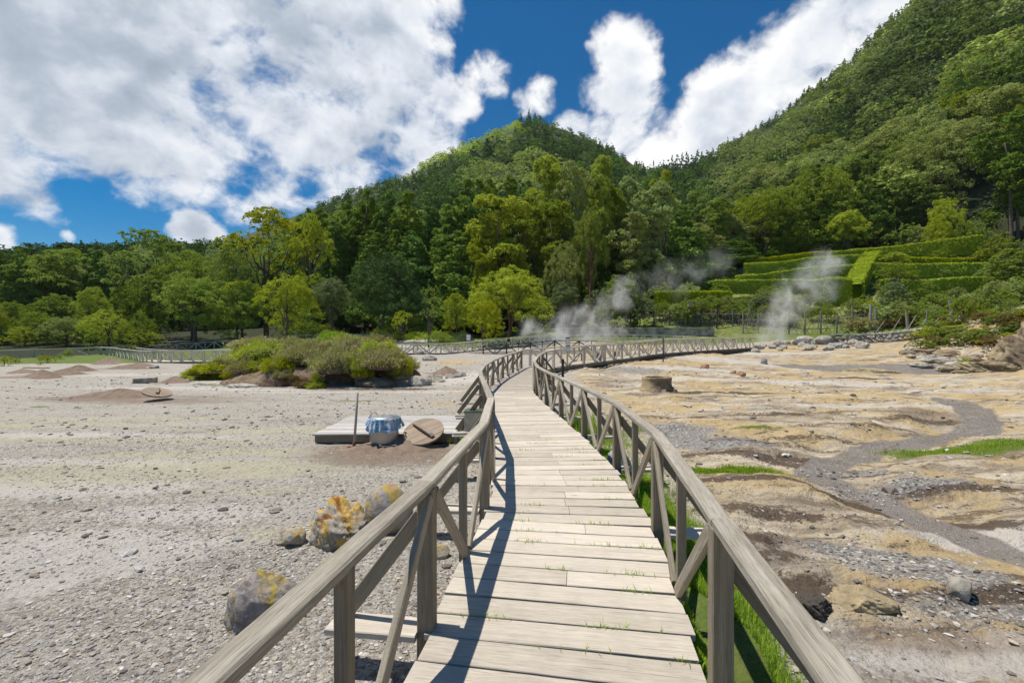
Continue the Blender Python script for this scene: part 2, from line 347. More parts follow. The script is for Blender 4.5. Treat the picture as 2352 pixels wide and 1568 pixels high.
    h = t.m('ADD', t.m('ADD', t.m('MULTIPLY', vor.outputs['Distance'], -.5), t.m('MULTIPLY', fi, 1.3)), t.m('ADD', t.m('MULTIPLY', med, 3.), t.m('MULTIPLY', vor2.outputs['Distance'], -.8)))
    bp = t.add('ShaderNodeBump', {'Strength': 1.0, 'Distance': .028, 'Height': h}).outputs[0]
    ro = t.ramp(D[2], .35, .6, .93, .16)
    out(t, t.add('ShaderNodeBsdfPrincipled', {'Base Color': c, 'Roughness': ro, 'Normal': bp, 'Specular IOR Level': .25}).outputs[0]); return m
M['ground'] = ground_material()

# ------------------------------------------------------------------ terrain
ctl = []
def cw(*a): ctl.append(a)
def cp(px, py, Z): ctl.append(W(px, py, Z))
for x in (-34, -26, -18, -12, -7, -3, 0, 3, 7, 12, 18, 26): 
    for y in (0, 4, 8, 13): cw(x, y, 0.0)
for x in (-34, -26, -18, -11): 
    for y in (19, 26, 33): cw(x, y, 0.0)
for x in (-5, -2): cw(x, 19, 0); cw(x, 26, .1); cw(x, 33, .3)
for x in (8, 14, 20, 26): cw(x, 19, 0.0)
cw(14, 25, .05); cw(20, 27, -.05); cw(26, 27, -.05); cw(2, 19, .15); cw(4, 20, .22); cw(6, 21, .2); cw(12, 29, .75)
# under the second walkway
for x, y, z in ((2.6, 22.7, .46), (4, 23.5, .56), (6.85, 27, .68), (9.9, 30, .88), (14.3, 34, .97), (22.4, 42, 1.05), (3.3, 25.2, .5), (6.2, 28.5, .62), (9.2, 31.6, .85), (13.6, 35.6, .95), (21.6, 43.6, 1.05), (.9, 24.2, .4), (-.4, 19, .2)): cw(x, y, z)
cp(0, 825, 46); cp(-300, 830, 46); cp(213, 815, 50); cp(343, 830, 39); cp(505, 832, 38); cp(415, 802, 58); cp(517, 799, 58); cp(250, 800, 60); cp(450, 790, 66); cp(100, 792, 62); cp(-300, 790, 62); cp(-900, 800, 60)
cp(640, 800, 48); cp(820, 800, 48); cp(700, 776, 60); cp(600, 770, 75); cp(880, 772, 66)
cw(-6, 43, .5); cw(-2.3, 48, .85); cw(1, 51, 1.1); cw(6, 51, 1.35); cw(13, 51, 1.4); cw(21, 50, 1.3); cp(1100, 782, 60); cp(1000, 783, 58)
cw(-3, 39, .35); cw(3, 42, .45); cw(8, 43, .6); cw(12, 44, .8)
cp(1320, 769, 56.5); cp(1500, 769, 56.5); cp(1640, 769, 56.5); cp(1320, 753, 58); cp(1500, 753, 58); cp(1650, 752, 58); cp(1250, 765, 62)
cp(1150, 760, 72); cp(900, 758, 80); cp(400, 765, 80); cp(0, 775, 80); cp(-300, 775, 80); cp(1350, 745, 68); cp(1500, 725, 66)
# right field, bank and garden
cp(1800, 806, 41); cp(1900, 803, 40); cp(2000, 805, 36); cp(2100, 815, 33); cp(1800, 787, 47); cp(1900, 785, 48); cp(2000, 783, 46); cp(2100, 783, 42)
cp(1750, 757, 55); cp(1900, 755, 53); cp(2000, 755, 50); cp(2100, 760, 46); cp(2200, 755, 39); cp(2300, 735, 35); cp(2352, 700, 36); cp(2500, 680, 36); cw(36, 24, 2.2); cw(34, 28, .6); cw(42, 26, 3.5); cw(33, 18, .0); cw(36, 12, .5); cw(46, 18, 4)
cp(2200, 820, 33); cp(2150, 840, 31)
for x in (1600, 1700, 1800): cp(x, 722, 60)
for x in (1950, 2100): cp(x, 725, 54)
cp(2250, 700, 50); cp(1580, 708, 64)
for x in (1700, 1800, 1900): cp(x, 703, 64); cp(x, 684, 69); cp(x, 664, 73); cp(x, 636, 77); cp(x, 614, 81)
for x in (2010, 2100, 2200, 2290): cp(x, 703, 57); cp(x, 684, 61); cp(x, 645, 68); cp(x, 612, 71); cp(x, 598, 75)
cp(1600, 690, 76); cp(1600, 640, 90); cp(1450, 700, 90); cp(1450, 640, 130)
cp(2352, 640, 56); cp(2500, 600, 60)
# forest floor and hills
cp(-500, 745, 110); cp(-500, 620, 175); cp(0, 735, 110); cp(0, 612, 175); cp(150, 605, 175); cp(300, 600, 175); cp(450, 625, 180); cp(600, 640, 190); cp(200, 735, 110)
cp(400, 735, 110); cp(650, 735, 110); cp(900, 720, 110); cp(1150, 700, 110); cp(1300, 690, 115)
ridge = [(560, 640, 520), (640, 560, 510), (680, 518, 500), (740, 474, 490), (800, 448, 480), (900, 422, 460), (950, 404, 440), (1000, 366, 425), (1060, 341, 412), (1125, 313, 402), (1190, 283, 392), (1245, 279, 388), (1290, 300, 388), (1340, 314, 388), (1400, 341, 390), (1450, 384, 395), (1490, 425, 400),
 (1500, 398, 560), (1560, 392, 560), (1610, 380, 550), (1650, 362, 520), (1700, 332, 440), (1760, 300, 400), (1820, 265, 370), (1860, 225, 345), (1900, 193, 325), (1960, 143, 300), (1990, 108, 290), (2040, 62, 280), (2075, 24, 272), (2150, -50, 255), (2250, -150, 245), (2352, -250, 235), (2600, -450, 220)]
for a in ridge:
    a = (a[0], a[1]+(13 if a[0] < 1240 else 6), a[2]); cp(*a); x, y, z = W(*a); cw(x*1.12, y*1.12, z*.86); cw(x*1.35, y*1.35, z*.5)
for a in [(1150, 400, 300), (1300, 400, 300), (1200, 500, 225), (1400, 470, 270), (1000, 470, 310), (850, 540, 320), (1000, 610, 170), (1300, 600, 170), (1150, 600, 165), (700, 600, 330),
 (1500, 452, 500), (1600, 452, 500), (1540, 470, 420), (1550, 560, 240), (1640, 470, 330), (1600, 640, 130), (1700, 430, 330), (1750, 500, 220), (1800, 440, 240), (1880, 330, 270), (2000, 400, 170), (2000, 280, 215), (2200, 300, 150), (2200, 100, 190), (2352, 200, 135), (2352, 350, 104), (2352, 0, 185), (2500, 200, 120), (2600, 0, 170),
 (1700, 560, 160), (1700, 620, 105), (1800, 565, 115), (1900, 560, 98), (2050, 520, 96), (2200, 480, 90), (2352, 450, 82), (2352, 540, 66), (2500, 450, 75)]: cp(*a)
for k in range(12):
    a = k*math.pi/6; cw(950*math.cos(a), 950*math.sin(a), 30)
for a in (180, 215, 250, 290, 325): cw(60*math.cos(R_(a)), 60*math.sin(R_(a)), .5)
ctl = np.array(ctl)
Dm = np.linalg.norm(ctl[:, None, :2]-ctl[None, :, :2], axis=2)
n_ = len(ctl); Am = np.zeros((n_+1, n_+1)); Am[:n_, :n_] = Dm - np.eye(n_)*.25; Am[n_, :n_] = 1; Am[:n_, n_] = 1
coef = np.linalg.solve(Am, np.append(ctl[:, 2], 0))
def H0(x, y):
    x = np.asarray(x, float).ravel(); y = np.asarray(y, float).ravel(); o = np.empty(len(x))
    for i in range(0, len(x), 40000):
        s = slice(i, i+40000); o[s] = np.hypot(x[s, None]-ctl[None, :, 0], y[s, None]-ctl[None, :, 1])@coef[:n_]+coef[n_]
    return o
# painted zones: (px,py,rx,ry,strength) on the ground plane
def blob(x, y, lst):
    o = np.zeros(len(x))
    for b in lst:
        px, py, rx, ry, k = b[:5]; z = b[5] if len(b) > 5 else 0
        cx, cy = G(px, py, z); a = R_(b[6]) if len(b) > 6 else 0
        dx = x-cx; dy = y-cy; u = (dx*math.cos(a)+dy*math.sin(a))/rx; v = (-dx*math.sin(a)+dy*math.cos(a))/ry
        o = np.maximum(o, k*np.exp(-(u*u+v*v)**1.3))
    return o
def stroke(x, y, pts, r):
    o = np.full(len(x), 1e9)
    P = [G(px, py) for px, py in pts]
    for (ax, ay), (bx, by) in zip(P, P[1:]):
        dx, dy = bx-ax, by-ay; t = np.clip(((x-ax)*dx+(y-ay)*dy)/(dx*dx+dy*dy), 0, 1)
        o = np.minimum(o, np.hypot(x-ax-t*dx, y-ay-t*dy))
    return o/r
STREAM = [(2180, 915), (2235, 935), (2255, 965), (2200, 985), (2070, 1005), (1960, 1030), (1900, 1060), (1870, 1085), (1940, 1110), (2060, 1150), (2180, 1195), (2352, 1262), (2500, 1320)]
def right_of_deck(x, y): return 1/(1+np.exp(-(x-1.9-.05*np.clip(y-8, 0, 30))/.6))
def detail(x, y, r):
    near = np.clip(1-(r-45)/20, 0, 1)
    rt = right_of_deck(x, y)
    d = near*(.05*fbm(x*.5, y*.5, 3, 3)*2+.03*fbm(x*2.2, y*2.2, 3, 5))
    pl = fbm(x*.28+3, y*.55, 4, 11)                     # crust plates with low steps
    step = np.clip((pl-.0)/.03, -1, 1)*.032+np.clip((pl+.14)/.025, -1, 1)*.032+np.clip((fbm(x*1.1, y*1.6, 4, 21)-.02)/.03, -1, 1)*.025
    fade = np.clip((r-2.5)/2, 0, 1)
    d = d+near*rt*.05*(.25-np.abs(fbm(x*1.7, y*2.6, 5, 81)))*np.clip((r-1.5)/2, 0, 1)+near*.02*fbm(x*4.5, y*4.5, 3, 83)
    d = d+near*rt*(step+.06*fbm(x*.9, y*1.1, 4, 31))*fade*np.clip(1.3-r/60, 0, 1)
    d = d+.012*near*fbm(x*9, y*9, 2, 41)
    sr = stroke(x, y, STREAM, .55+.02*r)
    d = d-rt*.13*np.exp(-sr**4)*near
    far = np.clip((r-90)/60, 0, 1)
    d = d+far*(7*fbm(x*.03, y*.03, 4, 51)+1.5*fbm(x*.15, y*.15, 3, 61))
    cp_ = np.hypot((x-24.3)/7.6, (y-30.0)/2.4); d = d-.22*np.exp(-cp_**4)*near
    # humps by the near walkway on the right
    for px, py, rx, ry, h in ((1990, 1400, .55, .28, .10), (1890, 1330, .8, .35, -.09), (1740, 1120, .9, .3, .06), (2300, 1330, 1.3, .45, .12), (1560, 815, 2.6, 1.6, .25), (1990, 862, 2.5, .8, .22)):
        gx, gy = G(px, py); d = d+h*np.exp(-(((x-gx)/rx)**2+((y-gy)/ry)**2))
    # keep clear of the boards
    dk = np.exp(-((x-.45)/1.1)**4)*(y < 15)
    return d*(1-dk*.9)
def Ht(x, y):
    x = np.atleast_1d(np.asarray(x, float)); y = np.atleast_1d(np.asarray(y, float))
    return H0(x, y)+detail(x, y, np.hypot(x, y))
def h1(x, y): return float(Ht([x], [y])[0])
def polar(ths, rs):
    T, Rr = np.meshgrid(ths, rs); x = (Rr*np.sin(T)).ravel(); y = (Rr*np.cos(T)).ravel()
    nt, nr = len(ths), len(rs)
    i = np.arange(nr-1)[:, None]*nt+np.arange(nt-1)[None, :]
    q = np.stack([i, i+1, i+nt+1, i+nt], -1).reshape(-1, 4)
    return x, y, q[:, ::-1]
ths = np.concatenate([np.linspace(R_(-180), R_(-66), 24)[:-1], np.linspace(R_(-66), R_(66), 720), np.linspace(R_(66), R_(180), 24)[1:]])
rs = np.concatenate([[.02, .3], np.exp(np.linspace(math.log(.6), math.log(118), 560))])
gx, gy, gq = polar(ths, rs)
gz = Ht(gx, gy); rr = np.hypot(gx, gy); rt = right_of_deck(gx, gy)
Zc = np.zeros_like(gx)
soil = blob(gx, gy, [(900, 1040, 1.9, 1.0, 1.0), (230, 915, 2.6, 1.1, .9), (330, 920, 5, 1.0, .75), (450, 912, 4, .8, .6), (390, 878, 1.6, .9, .8), (45, 866, 2.4, 1.3, .9), (130, 860, 2.5, 1.2, .8), (168, 852, 2, 1, .8), (290, 846, 3.2, 1.4, .8), (1020, 860, 1.8, 1.0, .8), (2150, 1480, .9, .25, .7), (2120, 950, 2.0, .7, .8), (1700, 975, 1.2, .3, .5), (720, 890, 4, .6, .6), (860, 893, 2.4, .6, .9)])
grass = np.maximum.reduce([
    blob(gx, gy, [(1640, 1092, .55, .17, 1), (1700, 1098, .6, .12, .9), (2250, 1028, 2.0, .5, .95), (2150, 1030, 1.2, .3, .8), (820, 918, 1.3, .18, .8), (1740, 985, .8, .15, .7), (1480, 990, .5, .5, .6), (1035, 1005, .35, .3, .8), (90, 935, .5, .2, .6), (130, 880, 3, .25, .5), (1060, 945, .8, .2, .5), (1400, 1000, 1.0, .9, .55)]),
    .98*np.exp(-((gx-(np.interp(gy, [0, 1.14, 2.18, 3.2, 4.24, 5.23, 6.3, 7.4, 8.4], [1.05, 1.1, 1.22, 1.42, 1.57, 1.62, 1.6, 1.52, 1.4])))/.40)**4)*(gy > .2)*(gy < 8.6)*(gx > 0),
    ])
lawnL = ((gx < -23)*(gy > 37+2*fbm(gx*.2, gy*.2, 2, 5))*(gy < 70)).astype(float)
lawnM = ((gy > 52+1.5*np.sin(gx*.3))*(gy < 66)*(gx > -23)*(gx < 24)).astype(float)
lawnR = ((gx > 20)*(gy > 49.5-.38*np.clip(gx-34, 0, 20))*1.0)
grass = np.maximum.reduce([grass, lawnL, lawnM*.9, lawnR*.9, (gx > 33+.2*gy)*(gy > 12)*.5])
pathg = ((np.abs(gy-(62.0+.0*gx)) < 1.8)*(gx < -32)*(gx > -58)).astype(float)
grass *= 1-pathg
ochre = rt*.75+.1*fbm(gx*.5, gy*.5, 3, 71)
ochre = np.maximum(ochre, blob(gx, gy, [(930, 880, 6, 1.5, .5), (1050, 840, 3, 4, .75), (1060, 925, 2, .8, .6), (1000, 900, 3, 1, .6), (540, 875, 3, 1.2, .6)]))
darkm = rt*blob(gx, gy, [(1680, 1118, .9, .13, 1), (1590, 1140, .5, .2, .7), (1830, 1330, .95, .24, 1.0, 0, -22), (1770, 1270, .5, .25, .8), (1930, 1390, .35, .16, 1), (2330, 1372, .9, .11, 1), (2000, 1150, 1.6, .14, .95, 0, -35), (1870, 1050, 1.1, .25, .6), (1800, 955, 2.5, .3, .6), (2120, 960, 1.6, .35, .6), (1570, 907, .9, .30, 1), (1680, 906, 2.2, .16, 1), (1640, 905, 1.6, .2, 1), (1560, 830, 1.2, .6, .7), (2200, 878, 1.6, .18, 1), (1900, 905, 2, .12, .5), (2100, 900, 2, .15, .6), (1790, 828, 2.2, .35, .7), (1480, 838, 1.0, .3, .6), (1990, 868, 2.2, .35, .9), (1650, 1050, 2.2, .25, .75, 0, -15), (1780, 1010, 2.2, .2, .5, 0, -10), (1700, 1180, .9, .2, .7), (1560, 960, 1.6, .3, .6), (1850, 1000, 2.0, .2, .5), (1960, 980, 2.5, .25, .5), (2100, 1000, 1.5, .2, .6), (1700, 1240, .5, .2, .9), (1800, 1190, .7, .12, .7), (1630, 1390, .3, .3, .8), (1500, 850, .8, .9, .55), (2100, 1090, 1.2, .12, .6), (1950, 1085, 1.2, .12, .8), (2250, 1130, 2, .12, .6), (2200, 800, 3, 1.2, .5), (1900, 795, 2.5, .5, .5)])
darkm = np.maximum(darkm, blob(gx, gy, [(860, 893, 3.0, .55, .75), (600, 882, 3.2, .5, .5)]))
white = np.maximum(rt*blob(gx, gy, [(2200, 1530, 1.1, .22, 1), (2320, 1500, .5, .25, .8), (2300, 1220, 1.4, .3, .85), (1750, 925, 5, .35, .8), (1650, 880, 7, .7, .7), (1900, 930, 6, .5, .75), (1750, 850, 8, 2.2, .7), (1400, 840, 1.6, 1.5, .6), (2150, 870, 6, 1.4, .55), (1880, 800, 6, 2, .8), (1600, 865, 5, 1.2, .8), (1950, 880, 7, 1.2, .75), (2200, 900, 5, .8, .7), (1500, 890, 2.5, .8, .6), (2300, 950, 3, .5, .6), (1750, 835, 8, 1.5, .7), (2010, 1290, .5, .3, .5), (1930, 1130, .7, .2, .4)]),
    1.2*(1-rt)*blob(gx, gy, [(60, 1280, 1.6, .5, .9), (250, 1240, 1.6, .35, .7), (420, 1180, 1.5, .35, .6), (-100, 1330, 1.3, .5, .8), (60, 1120, 3, .5, .7), (150, 1060, 3, .4, .6), (50, 1000, 4, .4, .6), (330, 1000, 4, .4, .5), (420, 890, 5, .5, .75), (250, 860, 7, 1.6, .5), (560, 895, 3.5, .3, .8), (960, 900, 2, .5, .6), (1060, 870, 2, 4, .7), (700, 900, 5, .25, .6)]))
gravg = np.maximum(rt*blob(gx, gy, [(1620, 1010, 1.6, .55, 1), (1540, 990, 1.2, .8, .85), (1700, 1030, 1.4, .4, .8), (2010, 1270, .75, .25, 1, 0, -25), (2120, 1320, .9, .3, .9, 0, -30), (2250, 1400, 1.2, .3, .7), (2060, 1120, 1.2, .25, .8), (1990, 1075, 1.2, .3, .7), (1760, 945, 2.5, .3, .6), (1450, 870, 2.0, 1.5, .8)]), (1-rt)*.0)
tintm = (1-rt)*blob(gx, gy, [(360, 1080, 3.4, .7, .95), (150, 1100, 2.6, .5, .7), (480, 1040, 3, .4, .8), (300, 1010, 5, .4, .7), (60, 975, 5, .35, .8), (700, 985, 3, .5, .75), (230, 960, 6, .4, .6), (560, 1130, 1.5, .3, .5), (630, 1230, .5, .3, .5)])
pool = np.exp(-np.hypot((gx-24.3)/7.4, (gy-30.0)/2.1)**6)
wet = np.maximum(pool, rt*np.exp(-(stroke(gx, gy, STREAM, .16+.017*rr)+.5*fbm(gx*1.5, gy*1.5, 3, 91))**3))
wet = np.maximum(wet, np.exp(-np.hypot((gx-2.2)/7, (gy-45.4)/2.2)**6))
forest = np.clip((rr-np.where(gx < -20, 66, 64))/6, 0, 1)*(gx < 26)+np.clip((rr-88)/6, 0, 1)*(gx >= 26)
forest = np.clip(forest, 0, 1)
grass = grass*(1-forest)
grass = np.where((gx > 20) & (gy > 52), grass*.62, grass)
me = np_mesh('ground', np.stack([gx, gy, gz], 1), gq, {'m1': np.stack([soil, grass, ochre], 1), 'm2': np.stack([darkm, white, gravg], 1), 'm3': np.stack([forest, tintm, wet], 1)}, True)
me.materials.append(M['ground']); g = link('ground', me); tag(g, kind='structure')
# hills
m, t = mat('forest_floor'); oc = t.add('ShaderNodeTexCoord').outputs['Object']
n1 = t.noise(oc, .12, 7, .65); c = t.mix(t.ramp(n1, .35, .65), (.025, .04, .010), (.085, .11, .025))
geo = t.add('ShaderNodeSeparateXYZ', {0: t.add('ShaderNodeNewGeometry').outputs['Normal']}).outputs[2]
c = t.mix(t.ramp(geo, .30, .52, 1, 0), c, t.mix(n1, (.04, .035, .03), (.15, .12, .09)))
out(t, t.add('ShaderNodeBsdfPrincipled', {'Base Color': c, 'Roughness': .95, 'Normal': t.add('ShaderNodeBump', {'Strength': 1, 'Distance': 2, 'Height': t.noise(oc, .4, 8, .7)}).outputs[0]}).outputs[0]); M['hill'] = m
hths = np.linspace(R_(-85), R_(85), 480); hrs = np.exp(np.linspace(math.log(117.6), math.log(900), 170))
hx, hy, hq = polar(hths, hrs); hz = Ht(hx, hy)
me = np_mesh('hills', np.stack([hx, hy, hz], 1), hq, None, True); me.materials.append(M['hill']); tag(link('hills', me), kind='structure')
hel = ((hz-HC)/np.hypot(hx, hy)).reshape(len(hrs), len(hths)); hcm = np.maximum.accumulate(hel, 0)

# ------------------------------------------------------------------ foliage geometry
def unit(v): return v/np.maximum(np.linalg.norm(v, axis=1, keepdims=True), 1e-9)
def leaves(P, N, sz, rng, asp=.6, fold=.25):
    N = unit(N); A = unit(np.cross(N, rng.normal(size=P.shape))); B = np.cross(N, A); s = sz[:, None]
    V = np.stack([P+A*s-N*s*fold, P+B*s*asp, P-A*s-N*s*fold, P-B*s*asp], 1).reshape(-1, 3)
    return V, np.arange(len(V)).reshape(-1, 4)
def clumps(Cc, O, Rc, nl, lsz, rng, flat=.8, up=.5, asp=.6, jit=.45):
    k = len(Cc); ctr = np.repeat(Cc, nl, 0); o = np.repeat(O, nl, 0); r = np.repeat(Rc, nl)
    d = unit(rng.normal(size=ctr.shape)+o*.9+np.array([0, 0, up]))
    P = ctr+d*(r*rng.uniform(.55, 1.08, len(r)))[:, None]*np.array([1, 1, flat])
    V, Fa = leaves(P, d+rng.normal(size=d.shape)*jit, lsz*rng.uniform(.6, 1.4, len(r)), rng, asp)
    ct = np.repeat(rng.uniform(0, 1, k), nl)
    tint = np.repeat(np.clip(.25+.45*ct+.3*rng.uniform(0, 1, len(r)), 0, 1), 4)
    return V, Fa, tint
def crown(kind, seed, n=300, nl=22, ls=.011):
    """crown of a tree one unit tall"""
    rng = np.random.default_rng(seed)
    if kind == 'conifer':
        t = 1-np.sqrt(rng.uniform(0.0004, .86, n)); t = np.clip(t, .10, .985); wdt = .17
        a = rng.uniform(0, 6.283, n); br = 1+.28*np.sin(a*3+seed)+.2*np.sin(t*21+a*2+seed)
        rad = wdt*np.power(1-t, .72)*br*rng.uniform(.62, 1.02, n)
        Cc = np.stack([rad*np.cos(a), rad*np.sin(a), t*.97], 1); O = np.stack([np.cos(a), np.sin(a), np.full(n, .15)], 1)
        Rc = .022+.042*(1-t)*rng.uniform(.55, 1.25, n)
        return clumps(Cc, O, Rc, nl, ls, rng, .9, .6, jit=.35)
    if kind == 'column':
        t = rng.uniform(.04, .97, n); a = rng.uniform(0, 6.283, n); rad = .15*np.sin(np.clip(t*1.05+.08, 0, 1)*math.pi)**.5*rng.uniform(.6, 1.05, n)
        Cc = np.stack([rad*np.cos(a), rad*np.sin(a), t], 1); O = np.stack([np.cos(a), np.sin(a), np.full(n, .3)], 1)
        return clumps(Cc, O, np.full(n, .032), nl, ls, rng, 1.3, .5)
    # lobed crowns
    lob = {'bush': 9, 'broad': 9, 'round': 7, 'spread': 12, 'airy': 15, 'tall': 13, 'dome': 10}[kind]
    L = []
    for i in range(lob):
        a = rng.uniform(0, 6.283); u = i/(lob-1)
        if kind == 'broad': L.append((.22*math.sqrt(u)*math.cos(a), .22*math.sqrt(u)*math.sin(a), .80-.38*u*rng.uniform(.6, 1), .17, .13))
        elif kind == 'bush': L.append((.34*math.sqrt(u)*math.cos(a), .34*math.sqrt(u)*math.sin(a), .55-.45*u*rng.uniform(.5, 1), .30, .34))
        elif kind == 'round': L.append((.20*u*math.cos(a), .20*u*math.sin(a), .70-.32*u*rng.uniform(.3, 1), .24, .22))
        elif kind == 'spread': L.append((.42*math.sqrt(u)*math.cos(a), .42*math.sqrt(u)*math.sin(a), .82-.40*u*rng.uniform(.3, 1.1), .20, .12))
        elif kind == 'airy': L.append((.30*math.sqrt(u)*math.cos(a), .30*math.sqrt(u)*math.sin(a), .90-.55*u*rng.uniform(.2, 1.1), .13, .08))
        elif kind == 'tall': L.append((.12*math.sqrt(rng.uniform(.1, 1))*math.cos(a), .12*math.sqrt(rng.uniform(.1, 1))*math.sin(a), .93-.66*u, .075+.05*u, .085))
        elif kind == 'dome': L.append((.36*math.sqrt(u)*math.cos(a), .36*math.sqrt(u)*math.sin(a), .74-.52*u*rng.uniform(.5, 1), .26, .22))
    L = np.array(L); idx = rng.integers(0, lob, n); q = L[idx]
    d = unit(rng.normal(size=(n, 3))+np.array([0, 0, .55])); d[:, 2] = np.abs(d[:, 2])*np.sign(d[:, 2]+.45)
    Cc = q[:, :3]+d*np.stack([q[:, 3], q[:, 3], q[:, 4]], 1)*rng.uniform(.7, 1.0, (n, 1))
    cr = {'airy': .030, 'spread': .040, 'tall': .040}.get(kind, .052)
    return clumps(Cc, d, cr*rng.uniform(.6, 1.35, n), nl, ls, rng, .7 if kind != 'spread' else .5, .6)
def trunk_mb(kind, seed):
    rnd = random.Random(seed); mb = MB()
    def limb(a, b, r0, r1, wob=.02, n=5, k=6):
        a = Vector(a); b = Vector(b); pts = [a.lerp(b, i/n)+Vector((rnd.uniform(-wob, wob), rnd.uniform(-wob, wob), 0))*(1 if 0 < i < n else 0) for i in range(n+1)]
        mb.tube(pts, [r0+(r1-r0)*i/n for i in range(n+1)], k); return pts
    if kind in ('conifer', 'column'):
        p = limb((0, 0, -.05), (0, 0, .86), .016, .003, .004, 6, 8)
        for i in range(9):
            z = rnd.uniform(.12, .8); a = rnd.uniform(0, 6.28); r = .13*(1-z); limb((0, 0, z), (r*math.cos(a), r*math.sin(a), z+.01), .004, .0015, .004, 2, 5)
    else:
        top = .62 if kind != 'tall' else .82; lean = rnd.uniform(-.04, .04)
        p = limb((0, 0, -.05), (lean, 0, top), .022 if kind != 'tall' else .014, .008, .012, 6, 9)
        sp = {'spread': .40, 'airy': .3, 'dome': .34, 'tall': .12}.get(kind, .24)
        for i in range(9):
            q = p[rnd.randint(2, 5)]; a = i*.7+rnd.uniform(0, .5); z = rnd.uniform(.5, .85)
            e = limb(q, (sp*math.cos(a)*rnd.uniform(.5, 1), sp*math.sin(a)*rnd.uniform(.5, 1), max(z, q.z+.05)), .009, .0025, .014, 4, 6)
            for _ in range(2):
                f = e[rnd.randint(1, 3)]; limb(f, f+Vector((rnd.uniform(-.1, .1), rnd.uniform(-.1, .1), rnd.uniform(.03, .14))), .004, .0012, .008, 3, 5)
    return mb
PW = {'bush': 1.25, 'conifer': .34, 'column': .33, 'broad': .74, 'round': .80, 'spread': 1.15, 'airy': .84, 'tall': .40, 'dome': 1.15}
protos = {}
def proto(kind, fol, seed=0, n=320, nl=22, ls=.011, bark='bark'):
    if kind in ('conifer', 'tall', 'dome', 'round', 'broad', 'spread') and n > 250 and nl == 22: nl = 46; ls = ls*.86
    seed = int(seed); key = (kind, fol, seed, n, nl, ls)
    if key not in protos:
        V, Fa, ti = crown(kind, sum(map(ord, kind))+seed*17, n, nl, ls)
        cm = np_mesh('crown', V, Fa, ti); cm.materials.append(FO[fol]); tm = trunk_mb(kind, seed).mesh('trunk', True); tm.materials.append(M[bark]); protos[key] = (cm, tm)
    return protos[key]
def plant(name, kind, fol, x, y, height, width, label, cat='tree', group=None, seed=0, n=320, nl=22, ls=.011, z=None, bark='bark', parts=True, rz=None):
    z = h1(x, y) if z is None else z
    cm, tm = proto(kind, fol, seed, n, nl, ls, bark)
    r = empty(name, (x, y, z-.02), label, cat, group); r.scale = (width/PW[kind], width/PW[kind], height)
    r.rotation_euler.z = random.uniform(0, 6.28) if rz is None else rz
    for nm, m_ in (('crown', cm), ('trunk', tm)):
        o = bpy.data.objects.new(nm, m_); C.objects.link(o); o.parent = r
    return r
def ptree(name, kind, fol, px, topy, wpx, Z, label, **kw):
    x = (px-CX)/F*Z; z = h1(x, Z); zt = HC+(HY-topy)/F*Z
    return plant(name, kind, fol, x, Z, max(.5, (zt-z)/.98), wpx/F*Z, label, z=z, **kw)

# ------------------------------------------------------------------ boardwalks and railings
def cat_path(pts, n=8):
    P = [Vector(p) for p in pts]; P = [2*P[0]-P[1]]+P+[2*P[-1]-P[-2]]; o = []
    for i in range(1, len(P)-2):
        for k in range(n):
            t = k/n; a, b, c, d = P[i-1:i+3]
            o.append(.5*((2*b)+(c-a)*t+(2*a-5*b+4*c-d)*t*t+(3*b-a-3*c+d)*t**3))
    return o+[P[-2]]
class Path:
    def __init__(s, pts, smooth=True):
        s.p = cat_path(pts) if smooth else [Vector(p) for p in pts]; s.L = [0]
        for a, b in zip(s.p, s.p[1:]): s.L.append(s.L[-1]+(b-a).length)
        s.len = s.L[-1]
    def at(s, d):
        d = min(max(d, 0), s.len-1e-6)
        i = max(k for k in range(len(s.L)-1) if s.L[k] <= d); u = (d-s.L[i])/(s.L[i+1]-s.L[i])
        return s.p[i].lerp(s.p[i+1], u)
    def tan(s, d): 
        t = s.at(d+.15)-s.at(d-.15); t.z = 0; return t.normalized()
    def sub(s, a, b, n=6): return [s.at(a+(b-a)*i/n) for i in range(n+1)]
def zd(Z): return .30 if Z < 14 else .30+.037*(Z-14)
def main_pt(x, y): return (x, y, zd(y))
left_rail = Path([main_pt(*q) for q in [(-.91, .3), (-.772, 1.15), (-.64, 1.85), (-.515, 2.72), (-.39, 3.75), (-.275, 4.75), (-.25, 5.7), (-.295, 6.7), (-.40, 7.8), (-.52, 8.9), (-.70, 10.6), (-.84, 12.3), (-.90, 14.0), (-.78, 15.8), (-.55, 17.3), (-.30, 18.8), (.12, 20.7), (.55, 22.6)]]+[(.95, 23.6, .65), (1.6, 24.3, .68), (3.3, 25.2, .78), (6.2, 28.6, .91), (9.2, 31.7, 1.08), (13.6, 35.7, 1.19), (21.6, 43.7, 1.27)])
right_rail = Path([main_pt(*q) for q in [(.69, .3), (.815, 1.15), (.995, 2.18), (1.175, 3.2), (1.335, 4.24), (1.395, 5.23), (1.42, 6.3), (1.36, 7.4), (1.28, 8.4), (1.09, 10.3), (.86, 13.0), (.75, 14.9), (.84, 17.0), (1.25, 19.8)]]+[(1.75, 21.6, .62), (2.6, 22.7, .70), (3.98, 23.6, .81), (6.85, 27.0, .91), (9.9, 30.0, 1.10), (14.3, 34.0, 1.19), (22.4, 42.0, 1.27)])
RH = .89
